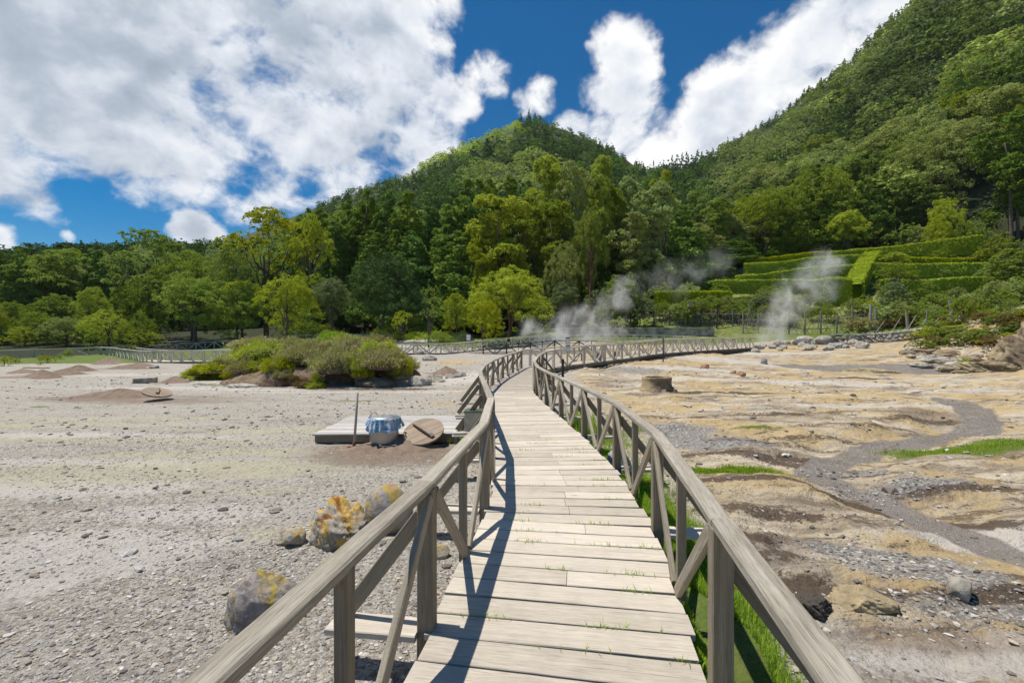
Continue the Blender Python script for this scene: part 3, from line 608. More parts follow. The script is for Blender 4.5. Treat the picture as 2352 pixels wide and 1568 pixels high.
def railing(name, path, label, s0, s1, first_main=0.0, out_side=0, sp=2.0, dark=False, parts=('rail', 'post', 'brace'), z_off=0, group=None, root=None, cat='railing', scale=1.0, brk=None):
    """posts, lighter balusters between them, inverted-V braces and a flat handrail; out_side=+1 left of travel, -1 right"""
    a = path.at(s0); rt_ = root or empty(name, tuple(a), label, cat, group)
    mr, mp, mb_ = ((M['dark'],)*3 if dark else (M['rail'], M['post'], M['brace']) if out_side else (M['pale_timber'],)*3)
    k = sp*.5; nodes = []; s = first_main
    while s < s1: nodes.append(s); s += k
    zv = Vector((0, 0, 1))
    for i, s in enumerate(nodes):
        p = path.at(s); t = path.tan(s); nrm = Vector((-t.y, t.x, 0))*(out_side or 1)
        if i % 2 == 0:
            b = p+nrm*(.008 if out_side else .03); mb = MB().beam(seg(b-zv*(.30 if out_side else .15), b+zv*(RH-.045), 3), .098*scale, .098*scale, up=t, ch=.006, jit=.0012); mb.build('post', mp, rt_)
            if out_side:
                o0 = p+nrm*.075-zv*.024; o1 = p+nrm*.62-zv*.024
                MB().beam(seg(o0-nrm*.02+t*.0, o1), .19, .042, jit=.001).build('outrigger', M['deck'], rt_)
                MB().beam(seg(p+nrm*.55+zv*.02+t*.055, p+nrm*.06+zv*.66+t*.055), .095, .042, up=t, jit=.001).build('brace', mp, rt_)
        else:
            b = p+nrm*(.012 if out_side else .03); MB().beam(seg(b-zv*.07, b+zv*(RH-.045), 2), .085*scale if not out_side else .062, .06, up=t, ch=.005, jit=.0012).build('baluster', mp, rt_)
        # braces run from the head of a main post to the foot of the next baluster
        if i+1 < len(nodes):
            q = path.at(nodes[i+1]); t2 = path.tan(nodes[i+1]); n2 = Vector((-t2.y, t2.x, 0))*(out_side or 1)
            hd, ft = (p-nrm*.025, q-n2*.025) if i % 2 == 0 else (q-n2*.025, p-nrm*.025)
            d = (ft-hd).normalized()
            MB().beam(seg(hd+d*.05+zv*(RH-.09), ft-d*.06-zv*.01+zv*.015), .035, .085*scale, up=Vector((-d.y, d.x, 0)).cross(d), jit=.0015).build('brace', mb_, rt_)
    cuts = [s0]+[s for s in nodes[::2] if s0+.3 < s < s1-.3]+[s1]
    for a, b in zip(cuts, cuts[1:]):
        pts = [q+zv*(RH-.03)+Vector((random.uniform(-.002, .002), 0, random.uniform(-.002, .002))) for q in seg(path.at(a), path.at(b), 5)]
        if out_side:
            dd_ = (pts[-1]-pts[0]).normalized(); pts = [q+Vector((-dd_.y, dd_.x, 0))*out_side*.016 for q in pts]; pts[0] = pts[0]-dd_*.004; pts[-1] = pts[-1]-dd_*.0
        MB().beam(pts, (.103 if out_side else .12)*scale, .055*scale, ch=.010, jit=.0012).build('handrail', mr, rt_)
        if out_side:
            for e in (a+.04, b-.04):
                tt = path.tan(e); nn = Vector((-tt.y, tt.x, 0))*out_side
                for q in (-.03, .03):
                    if path.at(e).y < 5: pass
    return rt_
def s_of(path, y):   # arc length where the path first reaches y
    d = 0
    while d < path.len and path.at(d).y < y: d += .02
    return d
sl = s_of(left_rail, 2.76); sr = s_of(right_rail, 2.18)
l_end = s_of(left_rail, 22.9); r_end = s_of(right_rail, 21.3)
railing('railing', left_rail, 'weathered wooden railing along the left edge of the near boardwalk', .0, l_end, sl % 1.97 if (sl//1.97) % 1 == 0 else 0, +1, 1.97)
railing('railing', right_rail, 'weathered wooden railing along the right edge of the near boardwalk, grass at its feet', .0, r_end, sr % 2.02, -1, 2.02)
FG = 'distant boardwalk railings'
railing('railing', left_rail, 'wooden railing along the far edge of the boardwalk that turns right', l_end, left_rail.len, l_end+.8, 0, 2.1, group=FG, scale=1.15)
railing('railing', right_rail, 'wooden railing along the near edge of the boardwalk that turns right, above the yellow slope', r_end, right_rail.len, r_end+.9, 0, 2.1, group=FG, scale=1.15)
# nail heads on the near handrails are too small to show; deck planks
def perp_pair(s):
    a = left_rail.at(s)
    return a
bw = empty('boardwalk', (0.3, .6, .3), 'boardwalk of pale weathered planks curving away from the viewer', 'boardwalk')
def edgeR(y): 
    d = s_of_cache(right_rail, y); return right_rail.at(d)
_c = {}
def s_of_cache(path, y):
    k = id(path)
    if k not in _c:
        ds = np.linspace(0, path.len, 1400); _c[k] = (np.array([path.at(d).y for d in ds]), ds)
    ys, ds = _c[k]; i = int(np.argmax(ys >= y)) if (ys >= y).any() else len(ys)-1; return float(ds[i])
cen = Path([tuple((left_rail.at(s_of_cache(left_rail, y))+right_rail.at(s_of_cache(right_rail, y)))/2) for y in np.concatenate([np.arange(.4, 20.6, 1.0)])])
def width_at(p, t, path, sign):   # distance from centre to a rail along the plank
    n = Vector((-t.y, t.x, 0))*sign; best = None; dmin = 9
    for dd in np.arange(s_of_cache(path, p.y)-1.2, s_of_cache(path, p.y)+1.2, .05):
        q = path.at(dd)-p; al = q.x*t.x+q.y*t.y
        if abs(al) < dmin: dmin = abs(al); best = q.x*n.x+q.y*n.y
    return best
pitch = .221; nb = 0; stuff = MB(); s = .1
while s < cen.len:
    p = cen.at(s); t = cen.tan(s); t = (t+cen.tan(s-.5)+cen.tan(s+.5)).normalized(); n = Vector((-t.y, t.x, 0))
    wl = width_at(p, t, left_rail, 1)-.005+random.uniform(-.03, .012); wr = width_at(p, t, right_rail, -1)-.02+random.uniform(-.035, .02)
    zc = zd(p.y)-.021; tilt = random.uniform(-.002, .002)
    A = Vector((p.x, p.y, zc))+n*wl; B = Vector((p.x, p.y, zc))-n*wr; A.z += random.uniform(-.004, .004); B.z += random.uniform(-.004, .004)
    # keep the boards level: z follows their own centre
    wdt = pitch-random.uniform(.010, .022)
    yaw = t*random.uniform(-.006, .006); A += yaw; B -= yaw
    def plank(a, b):
        global nb
        if nb < 98: MB().beam(seg(a, b, 5), wdt, .042, ch=.004, jit=.0012).build('plank', M['deck'], bw)
        else: stuff.beam(seg(a, b, 3), wdt, .042, ch=.004, jit=.001)
        nb += 1
    if random.random() < .42:
        m_ = A.lerp(B, random.choice([.52, .53, .54, .55, .62])); d = (B-A).normalized()*.002; plank(A, m_-d); plank(m_+d+Vector((0, 0, random.uniform(-.002, .002))), B)
    else: plank(A, B)
    s += pitch
stuff_o = stuff.build('plank', M['deck'], bw); tag(stuff_o, kind='stuff')
for off in (-.55, .0, .55):
    MB().beam([Vector((q.x, q.y, zd(q.y)-.12))+Vector((-cen.tan(0+i*cen.len/30).y, cen.tan(i*cen.len/30).x, 0))*off for i, q in enumerate(cen.sub(0, cen.len, 30))], .07, .14).build('joist', M['post'], bw)
# second stretch: turns right
bw2 = empty('boardwalk', (1.5, 22.4, .65), 'distant boardwalk stretch turning right above the pale field on a low stone base', 'boardwalk')
la = Path([tuple(left_rail.at(d)) for d in np.linspace(s_of_cache(left_rail, 20.4), left_rail.len, 60)], False)
ra = Path([tuple(right_rail.at(d)) for d in np.linspace(s_of_cache(right_rail, 20.2), right_rail.len, 60)], False)
for i in range(100):
    u = (i+.5)/100; a = la.at(u*la.len); b = ra.at(u*ra.len)
    a2 = la.at((u+.0049)*la.len); b2 = ra.at((u+.0049)*ra.len); w_ = ((a2-a).length+(b2-b).length)*.98
    zz = Vector((0, 0, -.025+random.uniform(-.005, .005)))
    MB().beam([a+zz, b+zz], w_, .045, ch=.003).build('plank', M['deck'], bw2)
MB().beam([q-Vector((0, 0, .13)) for q in ra.sub(.6, ra.len, 40)], .10, .16).build('joist', M['post'], bw2)
MB().beam([q-Vector((0, 0, .13)) for q in la.sub(.6, la.len, 40)], .10, .16).build('joist', M['post'], bw2)
MB().beam([q-Vector((0, 0, .42)) for q in ra.sub(ra.len*.35, ra.len, 30)], .35, .42, jit=.05).build('stone_base', M['dark_rock'], bw2)
# further walkways
def strip_deck(name, near, far, label, n=60, base=True):
    r = empty(name, tuple(near.at(0)), label, 'boardwalk', None)
    for i in range(n):
        u = (i+.5)/n; a = near.at(u*near.len); b = far.at(u*far.len); w_ = (near.at((u+.5/n)*near.len)-near.at((u-.5/n)*near.len)).length*.97
        MB().beam([a-Vector((0, 0, .025)), b-Vector((0, 0, .025))], w_, .045, ch=.003).build('plank', M['deck'], r)
    MB().beam([q-Vector((0, 0, .13)) for q in near.sub(0, near.len, 30)], .12, .17).build('joist', M['post'], r)
    if base: MB().beam([q+Vector((0, .25, -.45)) for q in near.sub(0, near.len, 40)], .4, .45, jit=.05).build('stone_base', M['dark_rock'], r)
    return r
def rz(px, ry, Z): x, y, z = W(px, ry, Z); return (x, y, z-RH)
w4n = Path([rz(880, 789, 43), rz(960, 789, 43.5), rz(1029, 788.5, 44), rz(1064, 786, 46), rz(1128, 780, 49), rz(1193, 774.5, 51), rz(1261, 771, 52), rz(1312, 768.5, 52), rz(1434, 768, 52), rz(1540, 770, 51.5), rz(1600, 772, 50.5)])
w4f = Path([tuple(q+Vector((-.4, 1.9, 0))) for q in w4n.p], False)
strip_deck('boardwalk', w4n, w4f, 'far boardwalk with a dark stone base crossing below the trees and the steam', 90)
railing('railing', w4n, 'near railing of the far boardwalk behind the boulders and the steam', 0, w4n.len, 1.0, 0, 2.2, group=FG, scale=1.3)
railing('railing', w4f, 'rear railing of the far boardwalk in front of the retaining wall', 0, w4f.len, .6, 0, 2.2, group=FG, scale=1.3)
w3 = Path([rz(1110, 793, 44), rz(1173, 790.5, 45), rz(1244, 784, 45), rz(1281, 781, 45), rz(1330, 782, 44.5), rz(1373, 782, 44)], False)
railing('railing', w3, 'dark grey railing around the steaming pool in front of the far boardwalk', 0, w3.len, .0, 0, 2.4, dark=True, group=FG, scale=1.1)
wl1 = Path([rz(-330, 812, 42), rz(-150, 808, 44), rz(0, 805, 46), rz(86, 802, 48), rz(178, 798.5, 50), rz(236, 797, 50), rz(268, 799, 47)])
railing('railing', wl1, 'long pale wooden railing at the left behind the little bushes', 0, wl1.len, .4, 0, 2.9, group=FG, scale=1.9)
w2n = Path([rz(266, 799, 46), rz(300, 803, 41), rz(343, 805.5, 37.5), rz(400, 805, 37), rz(505, 803.5, 36.8), rz(640, 803, 37)])
w2f = Path([tuple(q+Vector((.5, 1.9, 0))) for q in w2n.p], False)
strip_deck('boardwalk', w2n, w2f, 'low boardwalk on stones at the left, running behind the heather mound', 60)
railing('railing', w2n, 'near railing of the left boardwalk left of the heather mound', 0, w2n.len, .3, 0, 1.9, group=FG, scale=1.2)
railing('railing', w2f, 'rear railing of the left boardwalk on the bright green lawn side', 0, w2f.len, 1.0, 0, 1.9, group=FG, scale=1.2)
w5 = Path([rz(343, 793, 56), rz(415, 788.5, 57), rz(470, 785.5, 57), rz(517, 782, 57), rz(640, 776, 57)])
railing('railing', w5, 'grey railing on the rise below the picnic tables', 0, w5.len, .6, 0, 2.3, group=FG, scale=1.2)
w6 = Path([rz(560, 775, 58), rz(660, 770.5, 58), rz(759, 767.5, 57), rz(850, 768, 56), rz(905, 769, 55)])
railing('railing', w6, 'railing showing over the top of the heather mound', 0, w6.len, .6, 0, 3.0, group=FG, scale=1.2)

# ------------------------------------------------------------------ rocks and soil heaps
def ico(sub):
    import bmesh
    bm = bmesh.new(); bmesh.ops.create_icosphere(bm, subdivisions=sub, radius=1); V = np.array([v.co[:] for v in bm.verts]); Fa = np.array([[v.index for v in f.verts] for f in bm.faces]); bm.free(); return V, Fa
ICO = {k: ico(k) for k in (1, 2, 3, 4, 5)}
def rock_verts(sub, seed, rough=.35, facet=6):
    V, Fa = ICO[sub]; rng = np.random.default_rng(seed); V = V.copy()
    for _ in range(facet):       # knock flats off the sphere
        d = unit(rng.normal(size=(1, 3)))[0]; c = rng.uniform(.5, .85); k = V@d; V = V-np.maximum(k-c, 0)[:, None]*d*.85
    o = seed*3.7; n = lambda f, s: fbm(V[:, 0]*f+V[:, 2]*f*.7+o, V[:, 1]*f-V[:, 2]*f*.6, 4, s)
    r = 1+rough*n(1.6, 1)+rough*.9*(.2-np.abs(n(3.2, 5)))+rough*.45*(.15-np.abs(n(7, 15)))+rough*.35*n(14, 9)
    if rough >= .7 and sub == 5: r = r*(1+.07*np.abs(((V[:, 2]*7+V[:, 0]*1.2) % 1)-.5)*2+.10*n(5, 31)*2)
    return V*r[:, None], Fa
def rock(name, x, y, sx, sy, sz, m, label, cat='rock', seed=1, sub=4, sink=.3, group=None, z=None, rz_=0, rough=.4):
    V, Fa = rock_verts(sub, seed, rough); V = V*np.array([sx, sy, sz]); c, s_ = math.cos(rz_), math.sin(rz_); V = V@np.array([[c, s_, 0], [-s_, c, 0], [0, 0, 1]])
    me = np_mesh(name, V, Fa, None, sub >= 4); o = link(name, me, None, M[m]); z = h1(x, y) if z is None else z
    o.location = (x, y, z+sz*(1-sink*2)*.9 if sink < .5 else z); return tag(o, label, cat, group)
def prock(px, basey, wpx, hpx, m, label, seed, z=0.0, sub=4, depth=.8, **kw):
    x, y = G(px, basey, z); sx = wpx/F*y/2; sz = hpx/F*y*.62
    return rock('boulder', x, y+sx*depth*.5, sx, sx*depth, sz, m, label, 'boulder', seed, sub, .36, **kw)
prock(590, 1432, 150, 150, 'yellow_rock', 'grey boulder with mustard yellow and rust patches below the left handrail', 3, sub=5, rough=.55)
prock(783, 1250, 118, 118, 'sulphur_rock', 'jagged orange and yellow sulphur boulder, the most vividly coloured', 14, sub=5, rough=.8)
prock(885, 1215, 118, 122, 'yellow_rock', 'smooth grey boulder with an ochre flank just behind the orange one', 8, sub=5, rough=.22)
prock(665, 1250, 62, 42, 'sulphur_rock', 'small cream and yellow rock left of the orange boulder', 21, rough=.6)
prock(1010, 1282, 46, 32, 'sulphur_rock', 'small yellow rock seen between the left railing braces', 33, rough=.5)
prock(738, 1255, 20, 14, 'grey_rock', 'small smooth blue grey stone at the foot of the orange boulder', 35, rough=.2)
prock(2217, 1378, 64, 48, 'pale_rock', 'rounded cream and black stone on the right gravel patch', 41, rough=.25)
prock(1420, 1092, 62, 72, 'grey_rock', 'upright grey boulder in the grass behind the right railing posts', 43, z=0, rough=.3)
prock(963, 886, 52, 30, 'pale_rock', 'large cream and grey boulder at the right foot of the heather mound', 45)
for i, (px, w_) in enumerate([(988, 26), (1008, 22), (1030, 32), (1052, 20), (1063, 16)]):
    prock(px, 874-abs(i-1)*1.2, w_, 14, 'pale_rock', 'pale block in the row of stones beside the soil heap right of the mound', 50+i, group='row of stones by the soil heap', sub=3, rough=.2)
for i, (px, by, w_, h_, lb) in enumerate([(962, 819, 26, 15, 'left one of the pale boulders by the far boardwalk'), (985, 826, 34, 18, 'pale flat topped boulder, nearest of those by the far boardwalk'), (1035, 817, 22, 10, 'small pale boulder against the dark base of the far boardwalk'), (1047, 815, 12, 9, 'small pointed pale boulder right beside another at the far boardwalk base'), (1137, 812, 16, 10, 'grey boulder under the end of the dark railing')]):
    prock(px, by, w_, h_, 'pale_rock', lb, 60+i, z=.35, sub=4)
prock(265*1.33, 842, 22, 8, 'grey_rock', 'pale flat boulder below the left boardwalk', 66, z=.1)
for i, (px, by, w_, h_, z_) in enumerate([(1622, 858, 26, 12, .1), (1686, 862, 16, 9, .1), (1702, 866, 24, 12, .1)]):
    prock(px, by, w_, h_, 'red_rock', ['leftmost of the three reddish rocks on the pale field', 'middle and smallest of the three reddish rocks on the pale field', 'rightmost pointed one of the three reddish rocks on the pale field'][i], 70+i, z=z_, sub=3)
prock(1756, 828, 16, 18, 'grey_rock', 'squarish brown grey rock standing before the right steam vent', 75, z=.6, rough=.2, depth=.7)
prock(1690, 815, 22, 7, 'dark_rock', 'dark sheltered ledge rock on the pale field below the turning boardwalk', 76, z=.5)
prock(1640, 820, 20, 7, 'pale_rock', 'pinkish flat rock on the pale field below the turning boardwalk', 77, z=.5)
# boulders round the right-hand vent
rng = np.random.default_rng(5)
for i in range(38):
    px = rng.uniform(1735, 2010); py = 790+rng.normal()*7+abs(px-1850)*.02; Z = 47-(py-780)*.35+rng.uniform(-1, 1); s_ = rng.uniform(.18, .5)
    x = (px-CX)/F*Z; rock('boulder', x, Z, s_*1.2, s_, s_*.85, 'pale_rock' if rng.random() < .7 else 'grey_rock', 'pale boulder heaped around the steaming vent at the right', 'boulder', 100+i, 2 if s_ < .35 else 3, .25, group='boulders around the right vent', rz_=rng.uniform(0, 3))
rock('boulder', *W(1893, 790, 46)[:2], 1.2, .8, .62, 'pale_rock', 'largest rounded grey boulder above the right vent, below the stake fence', 'boulder', 151, 4, .3, rough=.22)
rock('boulder', *W(1848, 775, 48)[:2], 1.0, .7, .42, 'pale_rock', 'flat grey boulder directly under the stake fence', 'boulder', 152, 4, .25, rough=.25)
# dry stone wall
dw = empty('dry_stone_wall', W(1970, 788, 45), 'low dry stone wall of grey blocks at the right, below the garden', 'stone wall')
mbV, mbF, off_ = [], [], 0
for r in range(3):
    x0 = 1905
    while x0 < 2110:
        wd_ = rng.uniform(9, 17); Z = 46.5-(x0-1905)*.022; x, y, z = W(x0+wd_/2, 790-(x0-1905)*.012, Z); z = h1(x, y)+.12
        V, Fa = rock_verts(2, int(x0*7+r*31) % 997, .25); V = V*np.array([wd_/F*Z*.52, .3, .2])+np.array([x, y, z+r*.34+rng.uniform(-.03, .03)]); mbV.append(V); mbF.append(Fa+off_); off_ += len(V); x0 += wd_
o = link('masonry', np_mesh('masonry', np.concatenate(mbV), np.concatenate(mbF)), dw, M['grey_rock'])
# retaining wall
pw = [W(1310, 762, 55.2), W(1450, 762, 55.2), W(1640, 762, 55.2)]
rw = empty('retaining_wall', (pw[0][0], 55.2, 2.2), 'long stained concrete retaining wall below the stake fence', 'wall')
x0, x1 = pw[0][0]-1, pw[2][0]
MB().beam(seg((x0, 55.3, 2.05), (x1, 55.3, 2.05), 20), .4, 2.5, ch=.02, jit=.01).build('wall_body', M['concrete'], rw)
MB().beam(seg((x0-.05, 55.27, 3.36), (x1+.05, 55.27, 3.36), 20), .52, .12, ch=.02, jit=.01).build('coping', M['concrete'], rw)
# right bank outcrop
for i, (px, py, Z, sx, sz, lb) in enumerate([(2380, 805, 27.5, 1.25, 1.75, 'tall layered brown rock bank at the right edge of the picture'), (2290, 845, 27.5, 1.1, .50, 'low crumbling brown rock bank at the right end of the grey pool'), (2500, 760, 27, 2.6, 3.2, 'rocky brown bank crowned with scrub beyond the right edge')]):
    x, y, z = W(px, py, Z); rock('rock_bank', x, y+sx*.5, sx*1.25, sx, sz, 'bank_rock', lb, 'rock bank', 160+i, 5, .3, z=0, rough=.7)
rock('rock_bank', *W(1995, 866, 26)[:2], 1.6, .45, .20, 'ochre_rock', 'low cream and brown crust hump in front of the grey pool', 'rock', 171, 5, .42, rough=.5)
for i in range(44):
    px = rng.uniform(2080, 2330); Z = 33.5-(px-2080)*.022+rng.normal()*1.0; s_ = rng.uniform(.15, .55)
    x = (px-CX)/F*Z; rock('rubble_rock', x, Z, s_*1.7, s_, s_*.6, 'bank_rock' if rng.random() < .75 else 'pale_rock', 'broken brown rock at the foot of the scrub bank behind the grey pool', 'rock', 500+i, 3, .3, group='broken rocks at the foot of the scrub bank', rz_=rng.uniform(0, 3), rough=.6)
prock(1995, 1428, 170, 42, 'ochre_rock', 'lumpy ochre crust outcrop beside the dark patch at the lower right', 173, z=-.02, rough=.5, sub=5, depth=.55)
prock(1868, 1440, 80, 40, 'dark_rock', 'dark broken crust lump left of the ochre outcrop', 174, z=-.02, rough=.8, sub=5)
def heap(px, by, rx, ry, h, label, seed=0, z=0.0, rot=0):
    x, y = G(px, by, z); y += ry*.6; n = 40; T = np.linspace(0, 2*math.pi, 65)[:-1]; Rr = np.linspace(0, 1, 22)
    V = []; 
    for r in Rr:
        for t_ in T:
            k = 1+.18*math.sin(t_*2+seed)+.1*math.sin(t_*5+seed*2); V.append((rx*r*k*math.cos(t_), ry*r*k*math.sin(t_), 0))
    V = np.array(V); rr_ = np.repeat(Rr, len(T)); hh = (1.35 if x > -8 else 1.0)*h*(np.clip(1-rr_, 0, 1)**1.05)*(1+.25*fbm(V[:, 0]*2+seed, V[:, 1]*2, 3, seed)*2)-.06*rr_**2+.10*h*np.exp(-((rr_-.2)/.1)**2)*0
    hh += .03*fbm(V[:, 0]*9, V[:, 1]*9, 3, 7)
    c, s_ = math.cos(rot), math.sin(rot); V = V@np.array([[c, s_, 0], [-s_, c, 0], [0, 0, 1]]); V[:, 0] += x; V[:, 1] += y; V[:, 2] = H0(V[:, 0], V[:, 1])+hh+.01
    nt = len(T); Fa = np.array([[i*nt+j, i*nt+(j+1) % nt, (i+1)*nt+(j+1) % nt, (i+1)*nt+j] for i in range(len(Rr)-1) for j in range(nt)])
    V = V-np.array([x, y, 0]); o = link('soil_heap', np_mesh('soil_heap', V, Fa, None, True), None, M['soil']); o.location = (x, y, 0); return tag(o, label, 'soil heap')
heap(888, 1040, .95, .62, .15, 'low brown soil heap in which the steel cooking pot stands', 1)
heap(250, 915, 1.7, .75, .32, 'long dark soil heap with a round wooden lid lying on its right end', 2, rot=.05)
heap(391, 879, .85, .6, .30, 'brown soil heap beside the two concrete blocks', 3)
heap(78, 868, 1.15, .7, .42, 'brown soil heap with two short iron posts behind it', 4)
heap(35, 857, 1.1, .7, .25, 'greyer soil heap at the far left behind the iron posts', 5)
heap(130, 861, 1.2, .7, .32, 'wide soil heap, middle one of the row at the left', 6)
heap(167, 852, 1.1, .7, .40, 'pointed soil heap behind the wide one at the left', 7)
heap(285, 847, 1.5, .8, .32, 'broad soil heap in front of the left boardwalk', 8)
heap(241, 834, 1.3, .8, .38, 'small distant soil heap at the start of the left boardwalk', 9)
heap(232, 838, 1.6, .5, .2, 'flat soil streak heap by the edge of the lawn', 10)
heap(311, 841, 1.2, .6, .25, 'soil heap just below the planks of the left boardwalk', 12)
heap(1022, 866, 1.1, .75, .36, 'soil heap bordered by a row of stones right of the mound', 11)
rock('soil_heap', *W(970, 789, 55)[:2], 3.0, 1.2, .42, 'pale_rock', 'pale earth rise behind the far boardwalk under the low heath', 'soil heap', 190, 4, .42)

# ------------------------------------------------------------------ the cooking pit group
px_, py_ = -2.42, 8.62; pz = .10
pt = empty('cooking_pot', (px_, py_, pz), 'large steel cooking pot wrapped in a blue patterned cloth, half buried in soil', 'cooking pot')
pr = [(0, .0), (.25, .0), (.262, .012), (.265, .03), (.265, .43), (.272, .44), (.272, .452), (.255, .452), (.25, .43), (.25, .05), (0, .045)]
MB().lathe(pr, (px_, py_, pz), 48).build('pot_body', M['steel'], pt, True)
pot_lid = MB().lathe([(.262, .43), (.27, .462), (.26, .472), (.15, .482), (.02, .486), (0, .486)], (px_, py_, pz+.01), 40).build('pot_lid', M['steel'], pt, True)
for sgn in (-1, 1):
    a0 = Vector((px_+sgn*.265, py_, pz+.34)); path = [a0+Vector((0, -.06, 0)), a0+Vector((sgn*.05, -.055, .015)), a0+Vector((sgn*.06, 0, .02)), a0+Vector((sgn*.05, .055, .015)), a0+Vector((0, .06, 0))]
    MB().tube(path, [.008]*5, 8).build('pot_handle', M['steel'], pt, True)
hd = Vector((px_-.19, py_-.03, pz+.46)); MB().tube([hd+Vector((-.055, 0, -.08)), hd+Vector((-.06, 0, .05)), hd+Vector((-.03, 0, .085)), hd+Vector((.04, 0, .09)), hd+Vector((.07, 0, .06))], [.007]*5, 8).build('clasp', M['black'], pot_lid, True)
hd = Vector((px_+.06, py_-.1, pz+.50)); MB().tube([hd+Vector((-.08, 0, -.02)), hd+Vector((-.06, 0, .03)), hd+Vector((.06, 0, .03)), hd+Vector((.16, .02, -.015))], [.006]*4, 8).build('lid_handle', M['steel'], pot_lid, True)
m, t = mat('blue_tile_print_cloth'); uv = t.add('ShaderNodeTexCoord').outputs['UV']
sx = t.add('ShaderNodeMapping', {'Vector': uv, 'Scale': (13, 13, 1)}).outputs[0]
chk = t.add('ShaderNodeTexVoronoi', {'Vector': sx, 'Scale': 1.0, 'Randomness': .25}, distance='CHEBYCHEV')
f1 = t.ramp(t.m('FRACT', t.m('MULTIPLY', chk.outputs['Distance'], 4.2)), .42, .55); f2 = t.noise(sx, 1.1, 3)
c = t.mix(f1, (.03, .14, .34), (.60, .68, .72)); c = t.mix(t.ramp(f2, .50, .56), c, (.12, .36, .55)); c = t.mix(t.ramp(t.noise(sx, .45, 2), .57, .6, 0, .85), c, (.66, .70, .72))
out(t, t.add('ShaderNodeBsdfPrincipled', {'Base Color': c, 'Roughness': .8}).outputs[0]); M['cloth'] = m
nU, nV = 120, 14; V = []; UV = []
for j in range(nV):
    v = j/(nV-1)
    for i in range(nU):
        a = 2*math.pi*i/nU; ln = .15+.035*math.sin(a*2+4.2)+.04*math.sin(a*3+1)+.015*math.sin(9*a)
        fa = math.atan2(math.sin(a+1.57), math.cos(a+1.57))      # 0 faces the camera
        if -.95 < fa < -.35: ln += .10*(1-abs(fa+.65)/.3)
        if .15 < fa < 1.5: ln += .10*math.sin((fa-.15)/1.35*math.pi)
        r = .278+(.012+.030*v)*(1+.6*math.sin(a*17+2*math.sin(a*3)))+.035*v*(.5+.5*math.sin(a*5)); 
        z = .445-ln*v+(.03*(1-v/.15) if v < .15 else 0)
        V.append((px_+r*math.cos(a), py_+r*math.sin(a), pz+z)); UV.append((i/nU*1.7, v*.25))
Fa = [[j*nU+i, j*nU+(i+1) % nU, (j+1)*nU+(i+1) % nU, (j+1)*nU+i] for j in range(nV-1) for i in range(nU-1)]
co = link('cloth', np_mesh('cloth', V, Fa, None, True, UV), None, M['cloth']); tag(co, 'blue and white tile patterned cloth tied round the top of the cooking pot', 'cloth')
co.modifiers.new('s', 'SOLIDIFY').thickness = .004
# lid
lc = Vector((-1.70, 8.75, .27)); nrm = Vector((-.08, -.42, .80)).normalized()
ld = empty('pit_lid', (lc.x, lc.y, .05), 'round plank pit lid with a wooden bar handle, leaning beside the cooking pot', 'pit lid')
q = nrm.to_track_quat('Z', 'Y').to_matrix()
def disc_planks(parent, c, q, r, n=5, th=.035, ang=.5, m_='lid'):
    ra_ = Matrix.Rotation(ang, 3, 'Z'); w_ = 2*r/n
    for i in range(n):
        x0 = -r+i*w_+.003; x1 = x0+w_-.006; P = []
        for k in range(13): x = x0+(x1-x0)*k/12; P.append((x, math.sqrt(max(r*r-x*x, 0))))
        P += [(x, -y) for x, y in P[::-1]]; mb = MB(); n2 = len(P)
        for z in (th/2, -th/2): mb.v += [c+q@(ra_@Vector((x, y, z+.002*math.sin(i*7)))) for x, y in P]
        uv_ = [(y+i*3.3, x) for x, y in P]
        mb.face(list(range(n2))[::-1], uv_[::-1]); mb.face([n2+j for j in range(n2)], uv_)
        for j in range(n2): k = (j+1) % n2; mb.face([j, k, n2+k, n2+j], [uv_[j], uv_[k], uv_[k], uv_[j]])
        mb.build('plank', M[m_], parent)
disc_planks(ld, lc, q, .39, 5, .035, -.85)
hx_ = q@Vector((.25, -.17, 0)); up_ = nrm*.045
MB().beam([lc-hx_*1.0+up_*.8, lc-hx_*.8+up_*1.5, lc+up_*1.7, lc+hx_*.8+up_*1.5, lc+hx_*1.0+up_*.8], .075, .05, up=nrm, ch=.012, jit=.004).build('bar_handle', M['lid'], ld)
lx, ly = G(318, 905, .25); lc2 = Vector((lx+.3, ly+.4, .26))
ld2 = empty('pit_lid', (lx, ly+.5, .1), 'distant brown round pit lid tilted on the long dark soil heap', 'pit lid'); q2 = Vector((.30, -.12, 1)).normalized().to_track_quat('Z', 'Y').to_matrix()
disc_planks(ld2, lc2, q2, .42, 5, .05, .3, 'lid'); MB().beam([lc2+q2@Vector((-.10, -.17, .05)), lc2+q2@Vector((.12, .17, .07))], .09, .07).build('bar_handle', M['lid'], ld2)
# hoe
a, b = Vector((-2.95, 8.5, .05)), Vector((-2.86, 8.42, 1.06)); hr = empty('hoe', (a.x, a.y, .05), 'hoe with a long grey shaft standing upright in the soil left of the pot', 'hoe')
MB().tube([a+(b-a)*.06, a.lerp(b, .5)+Vector((.004, 0, 0)), b], [.024, .023, .022], 12).build('shaft', M['rail'], hr, True)
MB().tube([a-Vector((0, 0, .02)), a+(b-a)*.08], [.03, .028], 10).build('socket', M['rust'], hr, True)
MB().beam([a+Vector((-.12, -.02, -.01)), a+Vector((.10, .02, .0))], .10, .012).build('blade', M['rust'], hr)
